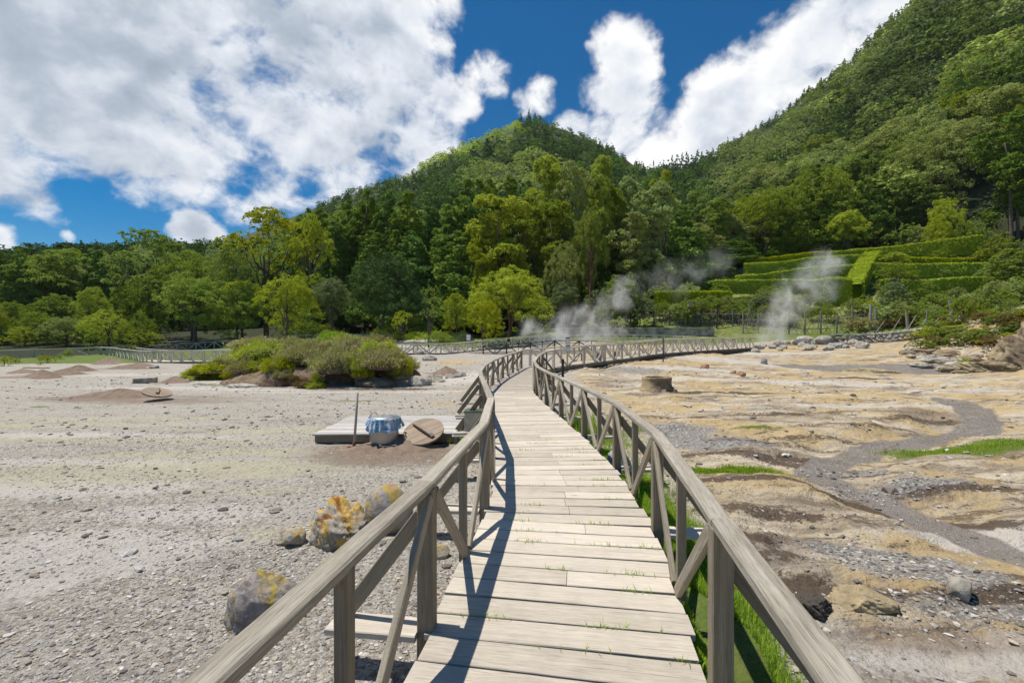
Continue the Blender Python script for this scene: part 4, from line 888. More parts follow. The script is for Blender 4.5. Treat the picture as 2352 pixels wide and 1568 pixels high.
# platform
pf = empty('platform', (-2.4, 9.9, .0), 'low pale plank platform behind the cooking pot', 'platform')
x0, x1, y0, y1, zt = -3.86, -1.08, 8.85, 10.95, .205
n = 11
for i in range(n):
    ya = y0+(y1-y0)*(i+.5)/n; MB().beam(seg((x0+random.uniform(-.02, .01), ya-.03, zt-.018), (x1, ya+.05, zt-.018)), (y1-y0)/n-.012, .035, jit=.001).build('plank', M['platform'], pf)
MB().beam(seg((x0+.02, y0+.03, zt-.11), (x1, y0+.08, zt-.11)), .04, .14).build('fascia', M['post'], pf); MB().beam(seg((x0+.03, y0+.06, zt-.11), (x0+.03, y1-.06, zt-.11)), .04, .14).build('fascia', M['post'], pf)
MB().beam(seg((x0+.05, y1-.06, zt-.11), (x1, y1-.06, zt-.11)), .04, .14).build('joist', M['post'], pf)
st = empty('step', (-1.0, 8.6, .2), 'small two-plank step joining the platform to the boardwalk', 'step')
for i in range(3): MB().beam([(-1.12, 8.5+i*.13, .235), (-.70, 8.52+i*.13, .235)], .12, .03).build('tread', M['platform'], st)
MB().beam([(-1.05, 8.50, .15), (-1.05, 8.82, .15)], .05, .14).build('bearer', M['post'], st)
# metal box on the railing
bx = empty('metal_box', (-.78, 9.0, .22), 'narrow dull metal bin with a greenish lid hanging on the outside of the left railing', 'metal box')
c = Vector((-.70, 8.75, .40)); MB().beam([c-Vector((0, 0, .27)), c+Vector((0, 0, .25))], .40, .30, up=(0, 1, 0), ch=.004).build('box_body', M['zinc'], bx)
box_lid = MB().beam([c+Vector((0, 0, .252)), c+Vector((0, 0, .285))], .42, .33, up=(0, 1, 0), ch=.004).build('box_lid', M['zlid'], bx)
MB().tube([c+Vector((-.03, -.1, .29)), c+Vector((-.03, -.1, .33)), c+Vector((.03, -.1, .33)), c+Vector((.03, -.1, .29))], [.005]*4, 6).build('box_handle', M['black'], box_lid)
# concrete blocks, iron posts
for i, (px, w_) in enumerate([(324, .56), (347, .38)]):
    x, y = G(px, 880-i*2, 0); mb = MB().beam(seg((x-w_/2*1.0, y, .11), (x+w_/2, y+.05, .12)), .28, .24, ch=.02, jit=.008)
    o = mb.build('concrete_block', M['concrete']); tag(o, ['longer grey concrete block on the gravel, left of the pair', 'shorter tilted concrete block touching the soil heap'][i], 'concrete block')
for i, px in enumerate((38, 50)):
    x, y = G(px, 860, .15); o = MB().beam([(x, y, .0), (x, y, .62)], .13, .10).build('iron_post', M['rust']); tag(o, ['left short rusty post behind the leftmost brown heap', 'right short rusty post behind the leftmost brown heap'][i], 'post')
x, y = G(45, 858, .2); tag(MB().beam([(x-.2, y+.5, .50), (x+.9, y+.55, .47)], .35, .05).build('board', M['lid']), 'dark board lying level behind the two rusty posts', 'board')
# concrete pipe on the right
x, y = G(1520, 906, .0); cp_ = empty('concrete_pipe', (x, y+.6, -.05), 'short upright stained concrete pipe ring on the pale field beside the black seep', 'concrete pipe')
mb = MB().lathe([(.66, -.1), (.59, .12), (.54, .30), (.545, .46), (.56, .50), (.545, .53), (.50, .53), (.48, .48), (.47, .1), (.0, .08)], (x, y+.6, .07), 40)
for v in mb.v: v += Vector((random.uniform(-.012, .012), random.uniform(-.012, .012), random.uniform(-.01, .01)))
mb.build('pipe_ring', M['bank_rock'], cp_, True)
for i in range(7):
    a = rng.uniform(3.3, 6.2); V, Fa = rock_verts(3, 300+i, .5); V = V*.22+np.array([x+.6*math.cos(a), y+.6+.55*math.sin(a), .0])
    link('rubble', np_mesh('rubble', V, Fa), cp_, M['bank_rock'])
# ------------------------------------------------------------------ signs, posts, cable, tables, benches, stake fences
def board(parent, name, c, w_, h_, th, m_, nrm=(0, -1, 0)):
    c = Vector(c); return MB().beam([c-Vector((0, 0, h_/2)), c+Vector((0, 0, h_/2))], w_, th, up=Vector(nrm), ch=.004).build(name, m_, parent)
def ptext(s_, size, loc, parent, m_):
    cu = bpy.data.curves.new('text', 'FONT'); cu.body = s_; cu.size = size; cu.align_x = 'CENTER'; cu.extrude = .001
    o = bpy.data.objects.new('lettering', cu); C.objects.link(o); dg = bpy.context.evaluated_depsgraph_get(); me = bpy.data.meshes.new_from_object(o.evaluated_get(dg)); bpy.data.objects.remove(o)
    me.transform(Matrix.Translation(loc)@Matrix.Rotation(R_(90), 4, 'X')); me.materials.clear(); return link('lettering', me, parent, m_)
# tall slim sign: P(1304, 775-840)
x, y, z = W(1304.5, 846, 20.5); z0 = h1(x, y)
sg = empty('sign_post', (x, y, z0), 'slim black post carrying two white upright panels by the bend of the boardwalk', 'sign')
MB().beam([(x, y, z0-.1), (x, y, HC+(HY-808)/F*y)], .05, .05).build('post', M['black'], sg)
zt = HC+(HY-774.5)/F*y; zb = HC+(HY-808)/F*y; hh = zt-zb
board(sg, 'frame', (x, y+.012, (zt+zb)/2), .19, hh, .02, M['black']); 
pan1 = board(sg, 'panel', (x, y-.012, zt-hh*.32), .165, hh*.50, .014, M['white']); pan2 = board(sg, 'panel', (x, y-.012, zb+hh*.20), .165, hh*.34, .014, M['white'])
for k in range(3): MB().beam([(x-.055, y-.022, zt-hh*.03-k*.018), (x+.055, y-.022, zt-hh*.03-k*.018)], .004, .008).build('print', M['ink'], pan1)
for k in range(2): MB().beam([(x-.05, y-.022, zb+hh*.31-k*.02), (x+.05, y-.022, zb+hh*.31-k*.02)], .004, .006).build('print', M['ink'], pan2)
def post(px, topy, boty, Z, m_, label, r=.035, name='post'):
    x, y, zt = W(px, topy, Z); z0 = min(h1(x, y), HC+(HY-boty)/F*Z); o = MB().tube([(x, y, z0-.1), (x+.01, y, zt)], [r, r*.9], 8).build(name, m_); o_ = tag(o, label, 'post'); return o_
post(1292, 824, 860, 15.5, M['dark'], 'short dark stake just outside the right railing at the bend', .05)
post(1523, 776, 829, 27.5, M['dark'], 'thin dark pole rising in front of the turning boardwalk', .04)
for px, ty, by, Z, lb, w_ in [(1076, 768, 800, 47, 'small white notice on a dark post in front of the bright tree', .42), (1560, 780, 792, 46, 'small white notice panel behind the railing of the turning boardwalk', .34), (1436, 756, 786, 51, 'small grey notice on a post before the concrete retaining wall', .5)]:
    x, y, zt = W(px, ty, Z); z0 = h1(x, y); r = empty('notice', (x, y, z0), lb, 'sign'); MB().beam([(x, y+.04, z0-.1), (x, y+.04, zt-.1)], .08, .06).build('post', M['dark'], r)
    board(r, 'panel', (x, y-.02, zt-.3), w_, .6, .03, M['white'] if px != 1436 else M['concrete'])
x, y, zt = W(1585, 697, 57.5); z0 = h1(x, y); r = empty('lamp_post', (x, y, z0), 'tall black post with a square pale lamp head behind the stake fence', 'lamp post')
MB().beam([(x, y, z0-.1), (x, y, zt-.4)], .14, .14).build('post', M['black'], r); lh = board(r, 'lamp_head', (x, y, zt-.12), .55, .5, .45, M['lid']); board(lh, 'lamp_cap', (x, y, zt+.17), .68, .06, .58, M['concrete'])
# cable
a, b = Vector(W(1245, 700, 66)), Vector(W(1372, 745, 62)); pts = [a.lerp(b, i/14)-Vector((0, 0, 4*1.1*(i/14)*(1-i/14))) for i in range(15)]
tag(MB().tube(pts, [.028]*15, 5).build('cable', M['pole']), 'thin pale cable sagging from the dark trees down to the slope', 'cable')
# picnic tables at the left
for px, py, Z, lb in [(393, 789, 61, 'leftmost picnic table under the dark trees'), (424, 789, 62, 'second picnic table from the left under the dark trees'), (463, 787, 62, 'third picnic table from the left under the dark trees'), (512, 784, 62, 'rightmost picnic table under the dark trees')]:
    x, y, _ = W(px, py, Z); z0 = h1(x, y); r = empty('picnic_table', (x, y, z0), lb, 'picnic table')
    for k in range(4): MB().beam([(x-1.05, y-.33+k*.22, z0+.76), (x+1.05, y-.33+k*.22, z0+.76)], .2, .05).build('top_board', M['platform'], r)
    for s_ in (-1, 1):
        MB().beam([(x-1.05, y+s_*.75, z0+.45), (x+1.05, y+s_*.75, z0+.45)], .28, .05).build('seat', M['platform'], r)
        MB().beam([(x+s_*.8, y-.75, z0+.40), (x+s_*.8, y+.75, z0+.40)], .07, .09).build('cross_bar', M['post'], r)
        for q in (-1, 1): MB().beam([(x+s_*.8, y+q*.65, z0-.05), (x+s_*.8, y+q*.18, z0+.73)], .07, .1).build('leg', M['post'], r)
# benches on the turning boardwalk
for px, Z, lb in [(1358, 24.9, 'left bench standing on the turning boardwalk behind its railing'), (1393, 26.2, 'right bench standing on the turning boardwalk behind its railing')]:
    x = (px-CX)/F*Z; zz = .84 if px < 1380 else .90; r = empty('bench', (x, Z, zz), lb, 'bench')
    for k in range(2): MB().beam([(x-.65, Z-.1+k*.2, zz+.42), (x+.65, Z-.1+k*.2, zz+.44)], .18, .045).build('seat', M['rail'], r)
    for s_ in (-.5, .5): MB().beam([(x+s_, Z-.15, zz+.0), (x+s_, Z-.15, zz+.40)], .08, .08, up=(0, 1, 0)).build('leg', M['post'], r); MB().beam([(x+s_, Z+.15, zz+.0), (x+s_, Z+.15, zz+.40)], .08, .08, up=(0, 1, 0)).build('leg', M['post'], r)
# stake fences
def stake_fence(pts, label, seed, posts, n_st, hgt=1.9, rails=2, lean=.35, darkp=()):
    rn = random.Random(seed); P = Path([(x, y, h1(x, y)) for x, y in pts], False); r = empty('stake_fence', tuple(P.at(0)), label, 'fence')
    for k in range(rails):
        z = hgt*(.25+.45*k)
        for a, b in zip(P.p, P.p[1:]):
            MB().tube([p+Vector((0, 0, z+rn.uniform(-.1, .1))) for p in seg(a, b, 3)], [.035]*4, 6).build('rail', M['pole'], r)
    for i in range(posts):
        p = P.at(P.len*(i+.2)/posts); dk = i in darkp
        MB().tube([p-Vector((0, 0, .2)), p+Vector((rn.uniform(-.08, .08), 0, hgt*rn.uniform(.95, 1.2)))], [.085, .07], 8).build('post', M['dark'] if dk else M['pole'], r)
    for i in range(n_st):
        p = P.at(P.len*(i+.5)/n_st); l = rn.choice([1, 1, -1])*lean*rn.uniform(.2, 1.7); t = P.tan(P.len*(i+.5)/n_st)
        MB().tube([p+Vector((0, -.05, rn.uniform(0, .2))), p+t*l+Vector((0, -.05, hgt*rn.uniform(.72, 1.02)))], [.028, .020], 5).build('stake', M['pole'], r)
    return r
def xy(px, Z): return ((px-CX)/F*Z, Z)
stake_fence([xy(1495, 58.8), xy(1530, 58.2), xy(1600, 58.0), xy(1690, 57.5), xy(1755, 56)], 'rustic fence of leaning stakes with dark posts above the retaining wall', 1, 7, 62, 2.15, 2, .5, (0, 1, 3, 4))
stake_fence([xy(1700, 55), xy(1760, 53.5), xy(1830, 52), xy(1905, 51), xy(1985, 50.5)], 'broken fence of crossed stakes and poles behind the right vent', 2, 8, 46, 2.3, 2, .75, (3,))
for i, (px, Z, hh, ln) in enumerate([(1998, 49.5, 2.9, .1), (2012, 49.3, 2.4, -.1), (2086, 46, 2.1, -.15), (2188, 42.5, 2.4, -.25), (2240, 41, 1.9, .05), (2128, 44, 2.1, .05)]):
    x, y = xy(px, Z); z0 = h1(x, y); o = MB().tube([(x, y, z0-.2), (x+ln, y, z0+hh)], [.15, .13] if i not in (4, 5) else [.06, .05], 9).build('fence_post', M['pole'] if i != 4 else M['rust'])
    tag(o, ['tall grey fence post at the right end of the stake fence', 'shorter grey post touching the tall one at the right fence', 'brown split post right of the stake fence in the scrub', 'thick pale leaning post with two props in the right scrub', 'thin rusty post standing in the yellowish scrub', 'thin pale stick post in the right scrub'][i], 'fence post')
for i in range(9):
    px = 1975+i*29+random.uniform(-8, 8); Z = 49.3-(px-1985)*.04; x, y = xy(px, Z); z0 = h1(x, y); l = random.choice((-1, 1))*random.uniform(.5, 1.1)
    tag(MB().tube([(x-l, y, z0), (x+l*.4, y, z0+random.uniform(1.2, 1.9))], [.045, .035], 6).build('stake', M['pole']), 'loose leaning stake of the decayed fence in the right scrub', 'stake', 'loose stakes in the right scrub')
# little white roofed frame at the right edge
x, y, z = W(2338, 676, 50); r = empty('garden_shelter', (x, y, z-1.2), 'small white roofed garden frame at the right edge among the hedges', 'shelter')
for s_ in (-1, 1): MB().beam([(x+s_*1.0, y, z-.3), (x, y, z+.6)], .3, .06).build('roof_slope', M['white'], r); MB().beam([(x+s_*.9, y, z-1.3), (x+s_*.9, y, z-.25)], .1, .1, up=(0, 1, 0)).build('post', M['pole'], r)
tag(MB().beam([W(1915, 733, 57), W(1958, 733, 56)], 1.2, .12).build('garden_sheet', M['white']), 'white flat sheet lying among the bushes left of the grey shrub', 'sheet')
# ------------------------------------------------------------------ clipped hedges
def hedge(pts, hgt, thick, label, seed=0, name='hedge', dens=70, lsz=.115):
    """pts: (px, top y, Z) along the top"""
    rg = np.random.default_rng(seed); P = Path([W(*p) for p in pts]); L = P.len; n = int(L*dens*(hgt*1.2+thick))
    s_ = rg.uniform(0, L, n); base = np.array([P.at(a)[:] for a in np.linspace(0, L, 80)]); bi = s_/L*79; i0 = np.minimum(bi.astype(int), 78); f = (bi-i0)[:, None]
    c = base[i0]*(1-f)+base[i0+1]*f; tn = base[i0+1]-base[i0]; tn[:, 2] = 0; tn = unit(tn); nn = np.stack([tn[:, 1], -tn[:, 0], np.zeros(n)], 1)
    if nn[:, 1].mean() > 0: nn = -nn
    q = rg.uniform(0, 1, n); pf = hgt/(hgt+thick); V = np.zeros((n, 3)); N = np.zeros((n, 3))
    fr = q < pf*.8; bk = (q >= pf*.8) & (q < pf); tp = q >= pf; h_ = rg.uniform(-hgt, 0, n); w_ = rg.uniform(-thick/2, thick/2, n)
    bump = .20*vn(s_*.9, h_*.9, seed)-.05+.05*vn(s_*5, h_*5, seed+1)-.05
    V = c+nn*np.where(fr, thick/2+bump, np.where(bk, -thick/2-bump, w_))[:, None]; V[:, 2] += np.where(tp, bump*1.2+.02, h_)
    N = np.where(fr[:, None], nn, np.where(bk[:, None], -nn, np.array([0, 0, 1.])))+rg.normal(size=(n, 3))*.45
    LV, LF = leaves(V, N, lsz*rg.uniform(.6, 1.4, n), rg, .65)
    tint = np.repeat(rg.uniform(.2, 1, n)*.75+.25*vn(s_*.9, h_*.9, seed+3), 4)
    # solid twiggy core
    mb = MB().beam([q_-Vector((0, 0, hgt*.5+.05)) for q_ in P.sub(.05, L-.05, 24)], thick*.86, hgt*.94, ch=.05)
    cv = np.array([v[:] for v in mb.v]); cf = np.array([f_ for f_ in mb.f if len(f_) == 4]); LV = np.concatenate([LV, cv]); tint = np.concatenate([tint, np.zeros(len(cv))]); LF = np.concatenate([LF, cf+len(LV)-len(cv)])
    o0 = np.array(P.at(L/2)[:]); o = link(name, np_mesh(name, LV-o0, LF, tint), None, FO['hedge']); o.location = o0; return tag(o, label, 'hedge')
HD = [
 ([(1905, 579, 78), (1975, 573, 77), (2060, 566, 75), (2160, 552, 72), (2255, 541, 70)], 3.3, 1.2, 'longest and highest clipped hedge at the top of the terraces, rising to the right'),
 ([(1711, 597, 80), (1780, 590, 79), (1860, 581, 78), (1903, 578, 78)], 1.5, 1.0, 'uppermost hedge on the left side of the terraces'),
 ([(1709, 606, 77), (1790, 602, 76), (1870, 592, 75), (1960, 586, 74), (1990, 584, 73)], 2.0, 1.1, 'second hedge from the top left of the sloping cross hedge'),
 ([(1690, 635, 73), (1760, 628, 72), (1840, 617, 71), (1900, 612, 70), (1965, 610, 70)], 2.2, 1.1, 'third hedge from the top left of the sloping cross hedge'),
 ([(1640, 644, 69), (1700, 644, 69), (1790, 643, 68), (1890, 644, 67), (1950, 645, 66)], 2.4, 1.1, 'lowest left hedge behind the steam plume'),
 ([(1505, 671, 64), (1560, 669.5, 64), (1620, 670, 64), (1678, 671, 64)], 2.2, 1.2, 'separate clipped hedge above the stake fence, nearest the dark trees'),
 ([(2008, 587, 72), (2080, 592, 71), (2180, 594, 70), (2290, 592, 68)], 1.3, 1.0, 'low hedge below the brown lawn at the upper right'),
 ([(1995, 605, 69), (2080, 607, 68), (2190, 606, 67), (2290, 604, 65)], 2.4, 1.1, 'tall hedge across the right half of the terraces, middle row'),
 ([(2025, 643, 63), (2090, 645, 62), (2160, 641, 61), (2230, 637, 60), (2300, 638, 59)], 2.4, 1.6, 'billowing hedge of the lowest right row'),
 ([(2292, 680, 50), (2352, 681, 49), (2420, 682, 48)], .9, 1.0, 'dark low hedge strip at the right edge in front of the white frame'),
]
for i, (p, h_, t_, lb) in enumerate(HD): hedge(p, h_*.85, t_, lb, 10+i)
hedge([(1960, 650, 63), (1978, 612, 68), (1993, 590, 72), (2005, 577, 75)], 2.2, 2.2, 'bright sloping cross hedge that runs down through all the terraces', 40)
hedge([(1878, 642, 62.5), (1912, 640, 62.3), (1945, 643, 62)], 3.8, 2.6, 'tall squared hedge block behind the rising steam', 41)
# ------------------------------------------------------------------ individual trees and shrubs
T = []
CON = 'tall dark conifers of the central stand'
trees = [
 # name, kind, foliage, px, topy, width px, Z, label, kwargs
 ('conifer', 'conifer', 'conifer', 705, 466, 85, 92, 'rounded olive topped conifer at the left end of the central stand', dict(seed=1)),
 ('conifer', 'conifer', 'dark', 738, 472, 80, 88, 'dark conifer just right of the tall airy plane tree', dict(seed=2)),
 ('conifer', 'conifer', 'dark', 800, 450, 95, 84, 'dark conifer above the glossy dark camellia, left side', dict(seed=3)),
 ('conifer', 'conifer', 'conifer', 842, 424, 100, 82, 'tall conifer, first high top left of the central stand', dict(seed=1)),
 ('conifer', 'conifer', 'dark', 890, 428, 96, 80, 'dark conifer between two equally tall neighbours left of centre', dict(seed=2)),
 ('conifer', 'conifer', 'conifer', 935, 424, 100, 78, 'tall conifer directly above the right edge of the camellia', dict(seed=3)),
 ('conifer', 'conifer', 'dark', 985, 448, 90, 82, 'lower dark conifer in the dip of the central stand', dict(seed=1)),
 ('conifer', 'conifer', 'conifer', 1030, 462, 120, 74, 'broad conifer standing forward in the central stand', dict(seed=2)),
 ('conifer', 'conifer', 'dark', 1085, 398, 130, 76, 'broadest and densest dark conifer left of the yellow green tree', dict(seed=3)),
 ('conifer', 'conifer', 'conifer', 1128, 396, 84, 82, 'narrow conifer top showing between two dark ones near the centre', dict(seed=1)),
 ('conifer', 'conifer', 'dark', 1172, 398, 96, 84, 'dark conifer behind the yellow green tree at the centre', dict(seed=2)),
 ('conifer', 'conifer', 'conifer', 1060, 520, 110, 68, 'lower feathery conifer in front of the broad dark one', dict(seed=3)),
 ('conifer', 'conifer', 'conifer', 1215, 400, 80, 88, 'conifer top left of the crown of the tall bright trees', dict(seed=1)),
 ('conifer', 'conifer', 'conifer', 1562, 466, 110, 78, 'deep green conifer standing alone right of the pale round tree', dict(seed=2)),
 ('conifer', 'conifer', 'dark', 860, 520, 100, 74, 'dark conifer right behind the camellia', dict(seed=3)),
 ('conifer', 'conifer', 'dark', 950, 520, 110, 72, 'dark conifer filling the gap right behind the camellia', dict(seed=1)),
 ('conifer', 'conifer', 'dark', 770, 500, 100, 78, 'dark conifer behind the greyish small tree', dict(seed=2)),
 ('broadleaf_tree', 'tall', 'yellow', 1150, 462, 150, 66, 'yellow green leafy tree at the centre in front of the dark conifers', dict(seed=1, n=420)),
 ('broadleaf_tree', 'tall', 'yellow', 1110, 545, 70, 64, 'lower yellow green crown left of the central yellow green tree', dict(seed=2)),
 ('broadleaf_tree', 'tall', 'yellow', 1255, 384, 120, 78, 'tall bright olive green tree left of the highest crown', dict(seed=2, n=420)),
 ('broadleaf_tree', 'tall', 'pale', 1318, 392, 90, 72, 'tall tree with pale grey green crown beside the highest crown', dict(seed=3, n=420)),
 ('broadleaf_tree', 'tall', 'yellow', 1358, 376, 95, 76, 'highest crown of the whole stand, bright green and pointed', dict(seed=4, n=420)),
 ('broadleaf_tree', 'tall', 'mid', 1210, 470, 110, 72, 'mid green tree below the tall bright olive one', dict(seed=5)),
 ('broadleaf_tree', 'tall', 'mid', 1285, 470, 110, 68, 'mid green tree with pale tips in the middle of the stand', dict(seed=1)),
 ('broadleaf_tree', 'tall', 'mid', 1395, 440, 90, 80, 'green tree just right of the highest crown', dict(seed=2)),
 ('eucalyptus', 'round', 'olive', 1357, 458, 90, 63, 'olive crowned tree on a tall bare reddish trunk at the centre', dict(seed=1, bark='barkred', n=260)),
 ('broadleaf_tree', 'tall', 'pale', 1445, 428, 90, 82, 'soft pale green crown right of the central trees', dict(seed=4)),
 ('broadleaf_tree', 'tall', 'pale', 1508, 440, 110, 74, 'large round pale green crown on a dark trunk right of centre', dict(seed=5, n=420)),
 ('broadleaf_tree', 'tall', 'yellow', 1518, 405, 60, 92, 'small yellowish crown poking above the pale round tree', dict(seed=1)),
 ('broadleaf_tree', 'tall', 'pale', 1440, 500, 90, 72, 'pale grey green tree below the soft pale crown', dict(seed=2)),
 ('broadleaf_tree', 'tall', 'olive', 1602, 434, 50, 95, 'small orange olive crown in front of the valley', dict(seed=3)),
 ('broadleaf_tree', 'tall', 'mid', 1645, 470, 90, 90, 'green crown at the right end of the central stand', dict(seed=4)),
 ('broadleaf_tree', 'tall', 'pale', 1620, 520, 90, 84, 'greyish crown below at the right end of the central stand', dict(seed=5)),
 ('broadleaf_tree', 'tall', 'pale', 1690, 500, 90, 90, 'pale crown where the stand meets the right hillside', dict(seed=2)),
 ('conifer', 'conifer', 'dark', 1420, 520, 90, 76, 'dark slender conifer in the shade right of the eucalyptus', dict(seed=3)),
 ('conifer', 'conifer', 'dark', 1475, 510, 90, 80, 'dark conifer in shade behind the pale round tree', dict(seed=1)),
 ('conifer', 'conifer', 'dark', 1620, 560, 90, 78, 'dark conifer above the upper left garden hedge', dict(seed=2)),
 ('conifer', 'conifer', 'dark', 1690, 545, 90, 84, 'dark conifer behind the upper left hedge ends', dict(seed=3)),
 ('broadleaf_tree', 'dome', 'pale', 1292, 548, 110, 60, 'wind combed pale green tree with dark stems left of the bare trunk', dict(seed=3, n=380)),
 ('broadleaf_tree', 'round', 'grey', 1300, 640, 90, 58, 'grey green low tree with thin trunks behind the steam', dict(seed=4)),
 # left half
 ('plane_tree', 'airy', 'yellow', 615, 476, 240, 66, 'tall airy plane tree whose twigs stand against the clouds', dict(seed=1, n=420, nl=16, ls=.010)),
 ('plane_tree', 'airy', 'bright', 718, 492, 120, 64, 'bright green airy crown right of the tall plane tree', dict(seed=2, n=360)),
 ('plane_tree', 'airy', 'olive', 345, 530, 200, 70, 'airy olive brown tree with visible grey limbs at the left', dict(seed=3, n=420, nl=16)),
 ('broadleaf_tree', 'dome', 'mid', 440, 570, 220, 68, 'broad green tree between the airy olive tree and the plane tree', dict(seed=1, n=420)),
 ('broadleaf_tree', 'dome', 'mid', 450, 625, 240, 61, 'large dark skirted spreading tree over the picnic tables', dict(seed=2, n=460, ls=.012)),
 ('broadleaf_tree', 'dome', 'olive', 545, 560, 150, 66, 'olive green tree just left of the tall plane tree', dict(seed=3, n=380)),
 ('broadleaf_tree', 'dome', 'mid', 555, 640, 160, 62, 'green skirted tree right of the picnic tables', dict(seed=4, n=420)),
 ('small_tree', 'dome', 'bright', 660, 626, 150, 55, 'bright green rounded small tree behind the mound, left', dict(seed=5, n=420)),
 ('small_tree', 'round', 'grey', 763, 626, 110, 58, 'thin grey green tree between the bright one and the camellia', dict(seed=1, n=260)),
 ('camellia', 'dome', 'glossy', 880, 578, 200, 60, 'very dark glossy leaved round tree behind the mound', dict(seed=2, n=620)),
 ('camellia', 'dome', 'glossy', 930, 650, 120, 61, 'dark glossy lower crown right of the big glossy tree', dict(seed=3)),
 ('small_tree', 'dome', 'bright', 1170, 610, 205, 55, 'large spreading yellow green tree with reddish limbs at the centre', dict(seed=4, n=520, bark='barkred')),
 ('small_tree', 'dome', 'bright', 1108, 680, 110, 51, 'lower bright green spreading tree by the small white notice', dict(seed=5, n=380)),
 ('small_tree', 'dome', 'yellow', 1050, 668, 90, 58, 'yellow green shrubby tree left of the lower spreading tree', dict(seed=2)),
 ('small_tree', 'spread', 'bright', 924, 707, 58, 49, 'little umbrella shaped tree with two leaning stems', dict(seed=1, n=200)),
 ('small_tree', 'airy', 'olive', 984, 653, 62, 50, 'sparse little tree with bare grey twigs right of the umbrella one', dict(seed=5, n=110, bark='bark')),
 ('small_tree', 'dome', 'grey', 1245, 700, 60, 55, 'low grey shrubby tree half hidden by steam', dict(seed=2, n=240)),
 ('bamboo_clump', 'bush', 'bright', 250, 700, 130, 60, 'feathery bamboo like clump behind the left railing', dict(seed=3, n=360)),
 ('bamboo_clump', 'bush', 'mid', 320, 705, 90, 61, 'darker feathery clump right of the bamboo like one', dict(seed=4)),
 ('broadleaf_tree', 'round', 'lime', 90, 590, 115, 92, 'bright lime green round tree on the far left', dict(seed=1, n=420)),
 ('broadleaf_tree', 'round', 'lime', 40, 640, 100, 88, 'bright lime green lower tree at the left edge', dict(seed=2)),
 ('broadleaf_tree', 'round', 'lime', 240, 600, 70, 96, 'narrow lime green crown behind the airy olive tree', dict(seed=3)),
 ('broadleaf_tree', 'round', 'lime', 232, 565, 60, 104, 'small lime crown against the dark ridge at the left', dict(seed=4)),
 ('conifer', 'conifer', 'dark', 150, 543, 30, 150, 'tiny layered conifer silhouette on the left ridge', dict(seed=1, n=90)),
 ('conifer', 'column', 'dark', 130, 640, 70, 88, 'dark tree with dead branches between the lime ones at the left', dict(seed=2)),
 ('broadleaf_tree', 'dome', 'mid', 130, 672, 130, 72, 'mid green rounded tree at the left behind the railing', dict(seed=1)),
 ('broadleaf_tree', 'dome', 'mid', 30, 690, 120, 68, 'mid green tree at the left edge behind the railing', dict(seed=2)),
 ('broadleaf_tree', 'dome', 'yellow', 215, 655, 90, 70, 'yellow tinged green tree left of the airy olive one', dict(seed=3)),
 ('broadleaf_tree', 'dome', 'mid', 85, 712, 100, 63, 'low green tree at the left just behind the railing', dict(seed=4)),
 ('broadleaf_tree', 'dome', 'pale', 150, 725, 100, 61, 'low feathery pale green tree at the left near the bamboo like clump', dict(seed=5)),
 ('broadleaf_tree', 'dome', 'mid', -30, 705, 120, 62, 'green tree cut by the left edge of the picture', dict(seed=1)),
 ('broadleaf_tree', 'dome', 'mid', 300, 650, 120, 68, 'green tree below the airy olive one', dict(seed=2)),
 # right garden
 ('round_tree', 'round', 'bright', 1950, 476, 92, 82, 'bright green round garden tree above the upper hedges', dict(seed=1, n=420)),
 ('round_tree', 'dome', 'bright', 2170, 448, 100, 76, 'bright green bushy tree above the highest hedge', dict(seed=2, n=420)),
 ('round_tree', 'dome', 'bright', 2155, 492, 70, 74, 'bright shrub tree just over the highest hedge', dict(seed=3)),
 ('cypress', 'column', 'olive', 2322, 560, 86, 55, 'tall dark olive cypress at the right ends of the hedges', dict(seed=4, n=420)),
 ('cypress', 'conifer', 'dark', 2030, 400, 85, 92, 'dark conifer above the garden between two bright trees', dict(seed=1)),
 ('tall_pine', 'tall', 'dark', 2325, 280, 130, 74, 'tall dark tree with bare straight trunks at the right edge', dict(seed=3, n=420)),
 ('garden_tree', 'airy', 'mid', 2063, 600, 90, 58, 'open branched green garden tree below the topiary', dict(seed=4, n=260)),
 ('grey_shrub', 'column', 'grey', 2052, 640, 62, 53, 'silvery grey shrub in the middle of the garden', dict(seed=5, n=260)),
 ('garden_tree', 'spread', 'mid', 1770, 648, 60, 60, 'small garden tree with a crooked pale stem left of the plume', dict(seed=1, n=160)),
]
for nm, kd, fo, px, ty, wd_, Z, lb, kw in trees:
    if kd == 'conifer' and Z < 100: wd_ *= 1.3; kw['n'] = 460
    if kd == 'dome' and 'n' not in kw: kw['n'] = 420
    ptree(nm, kd, fo, px, ty, wd_, Z, lb, **kw)
for i, (px, ty, Z) in enumerate([*[(int(q), float(np.interp(q, [1640, 1700, 1760, 1820, 1850, 1900, 1960, 1990, 2040, 2075], [335, 310, 280, 240, 205, 170, 120, 85, 40, 0]))-3-(int(q)*7 % 9), float(np.interp(q, [1640, 1700, 1760, 1820, 1860, 1960, 2075], [515, 436, 396, 366, 341, 297, 268]))) for q in np.concatenate([np.arange(1655, 1850, 16), np.arange(1858, 2070, 27)])], (1462, 358, 470), (1478, 372, 480), (1500, 358, 540), (1512, 362, 540), (1525, 366, 545), (1545, 352, 540), (1556, 346, 540), (1567, 350, 540), (1578, 345, 535), (1590, 350, 530), (1602, 342, 530), (1613, 346, 525), (1625, 340, 520), (1637, 338, 500), (1215, 248, 385), (1196, 255, 386), (1229, 258, 386), (908, 398, 455), (896, 402, 460)]):
    ptree('ridge_conifer', 'conifer', 'dark', px, ty, (20 if px < 1650 else 15) if px > 1400 else 12, Z, 'tiny dark conifer standing on the skyline of the hills', group='conifers on the skyline', n=150, seed=i % 3+1, ls=.016, nl=24)
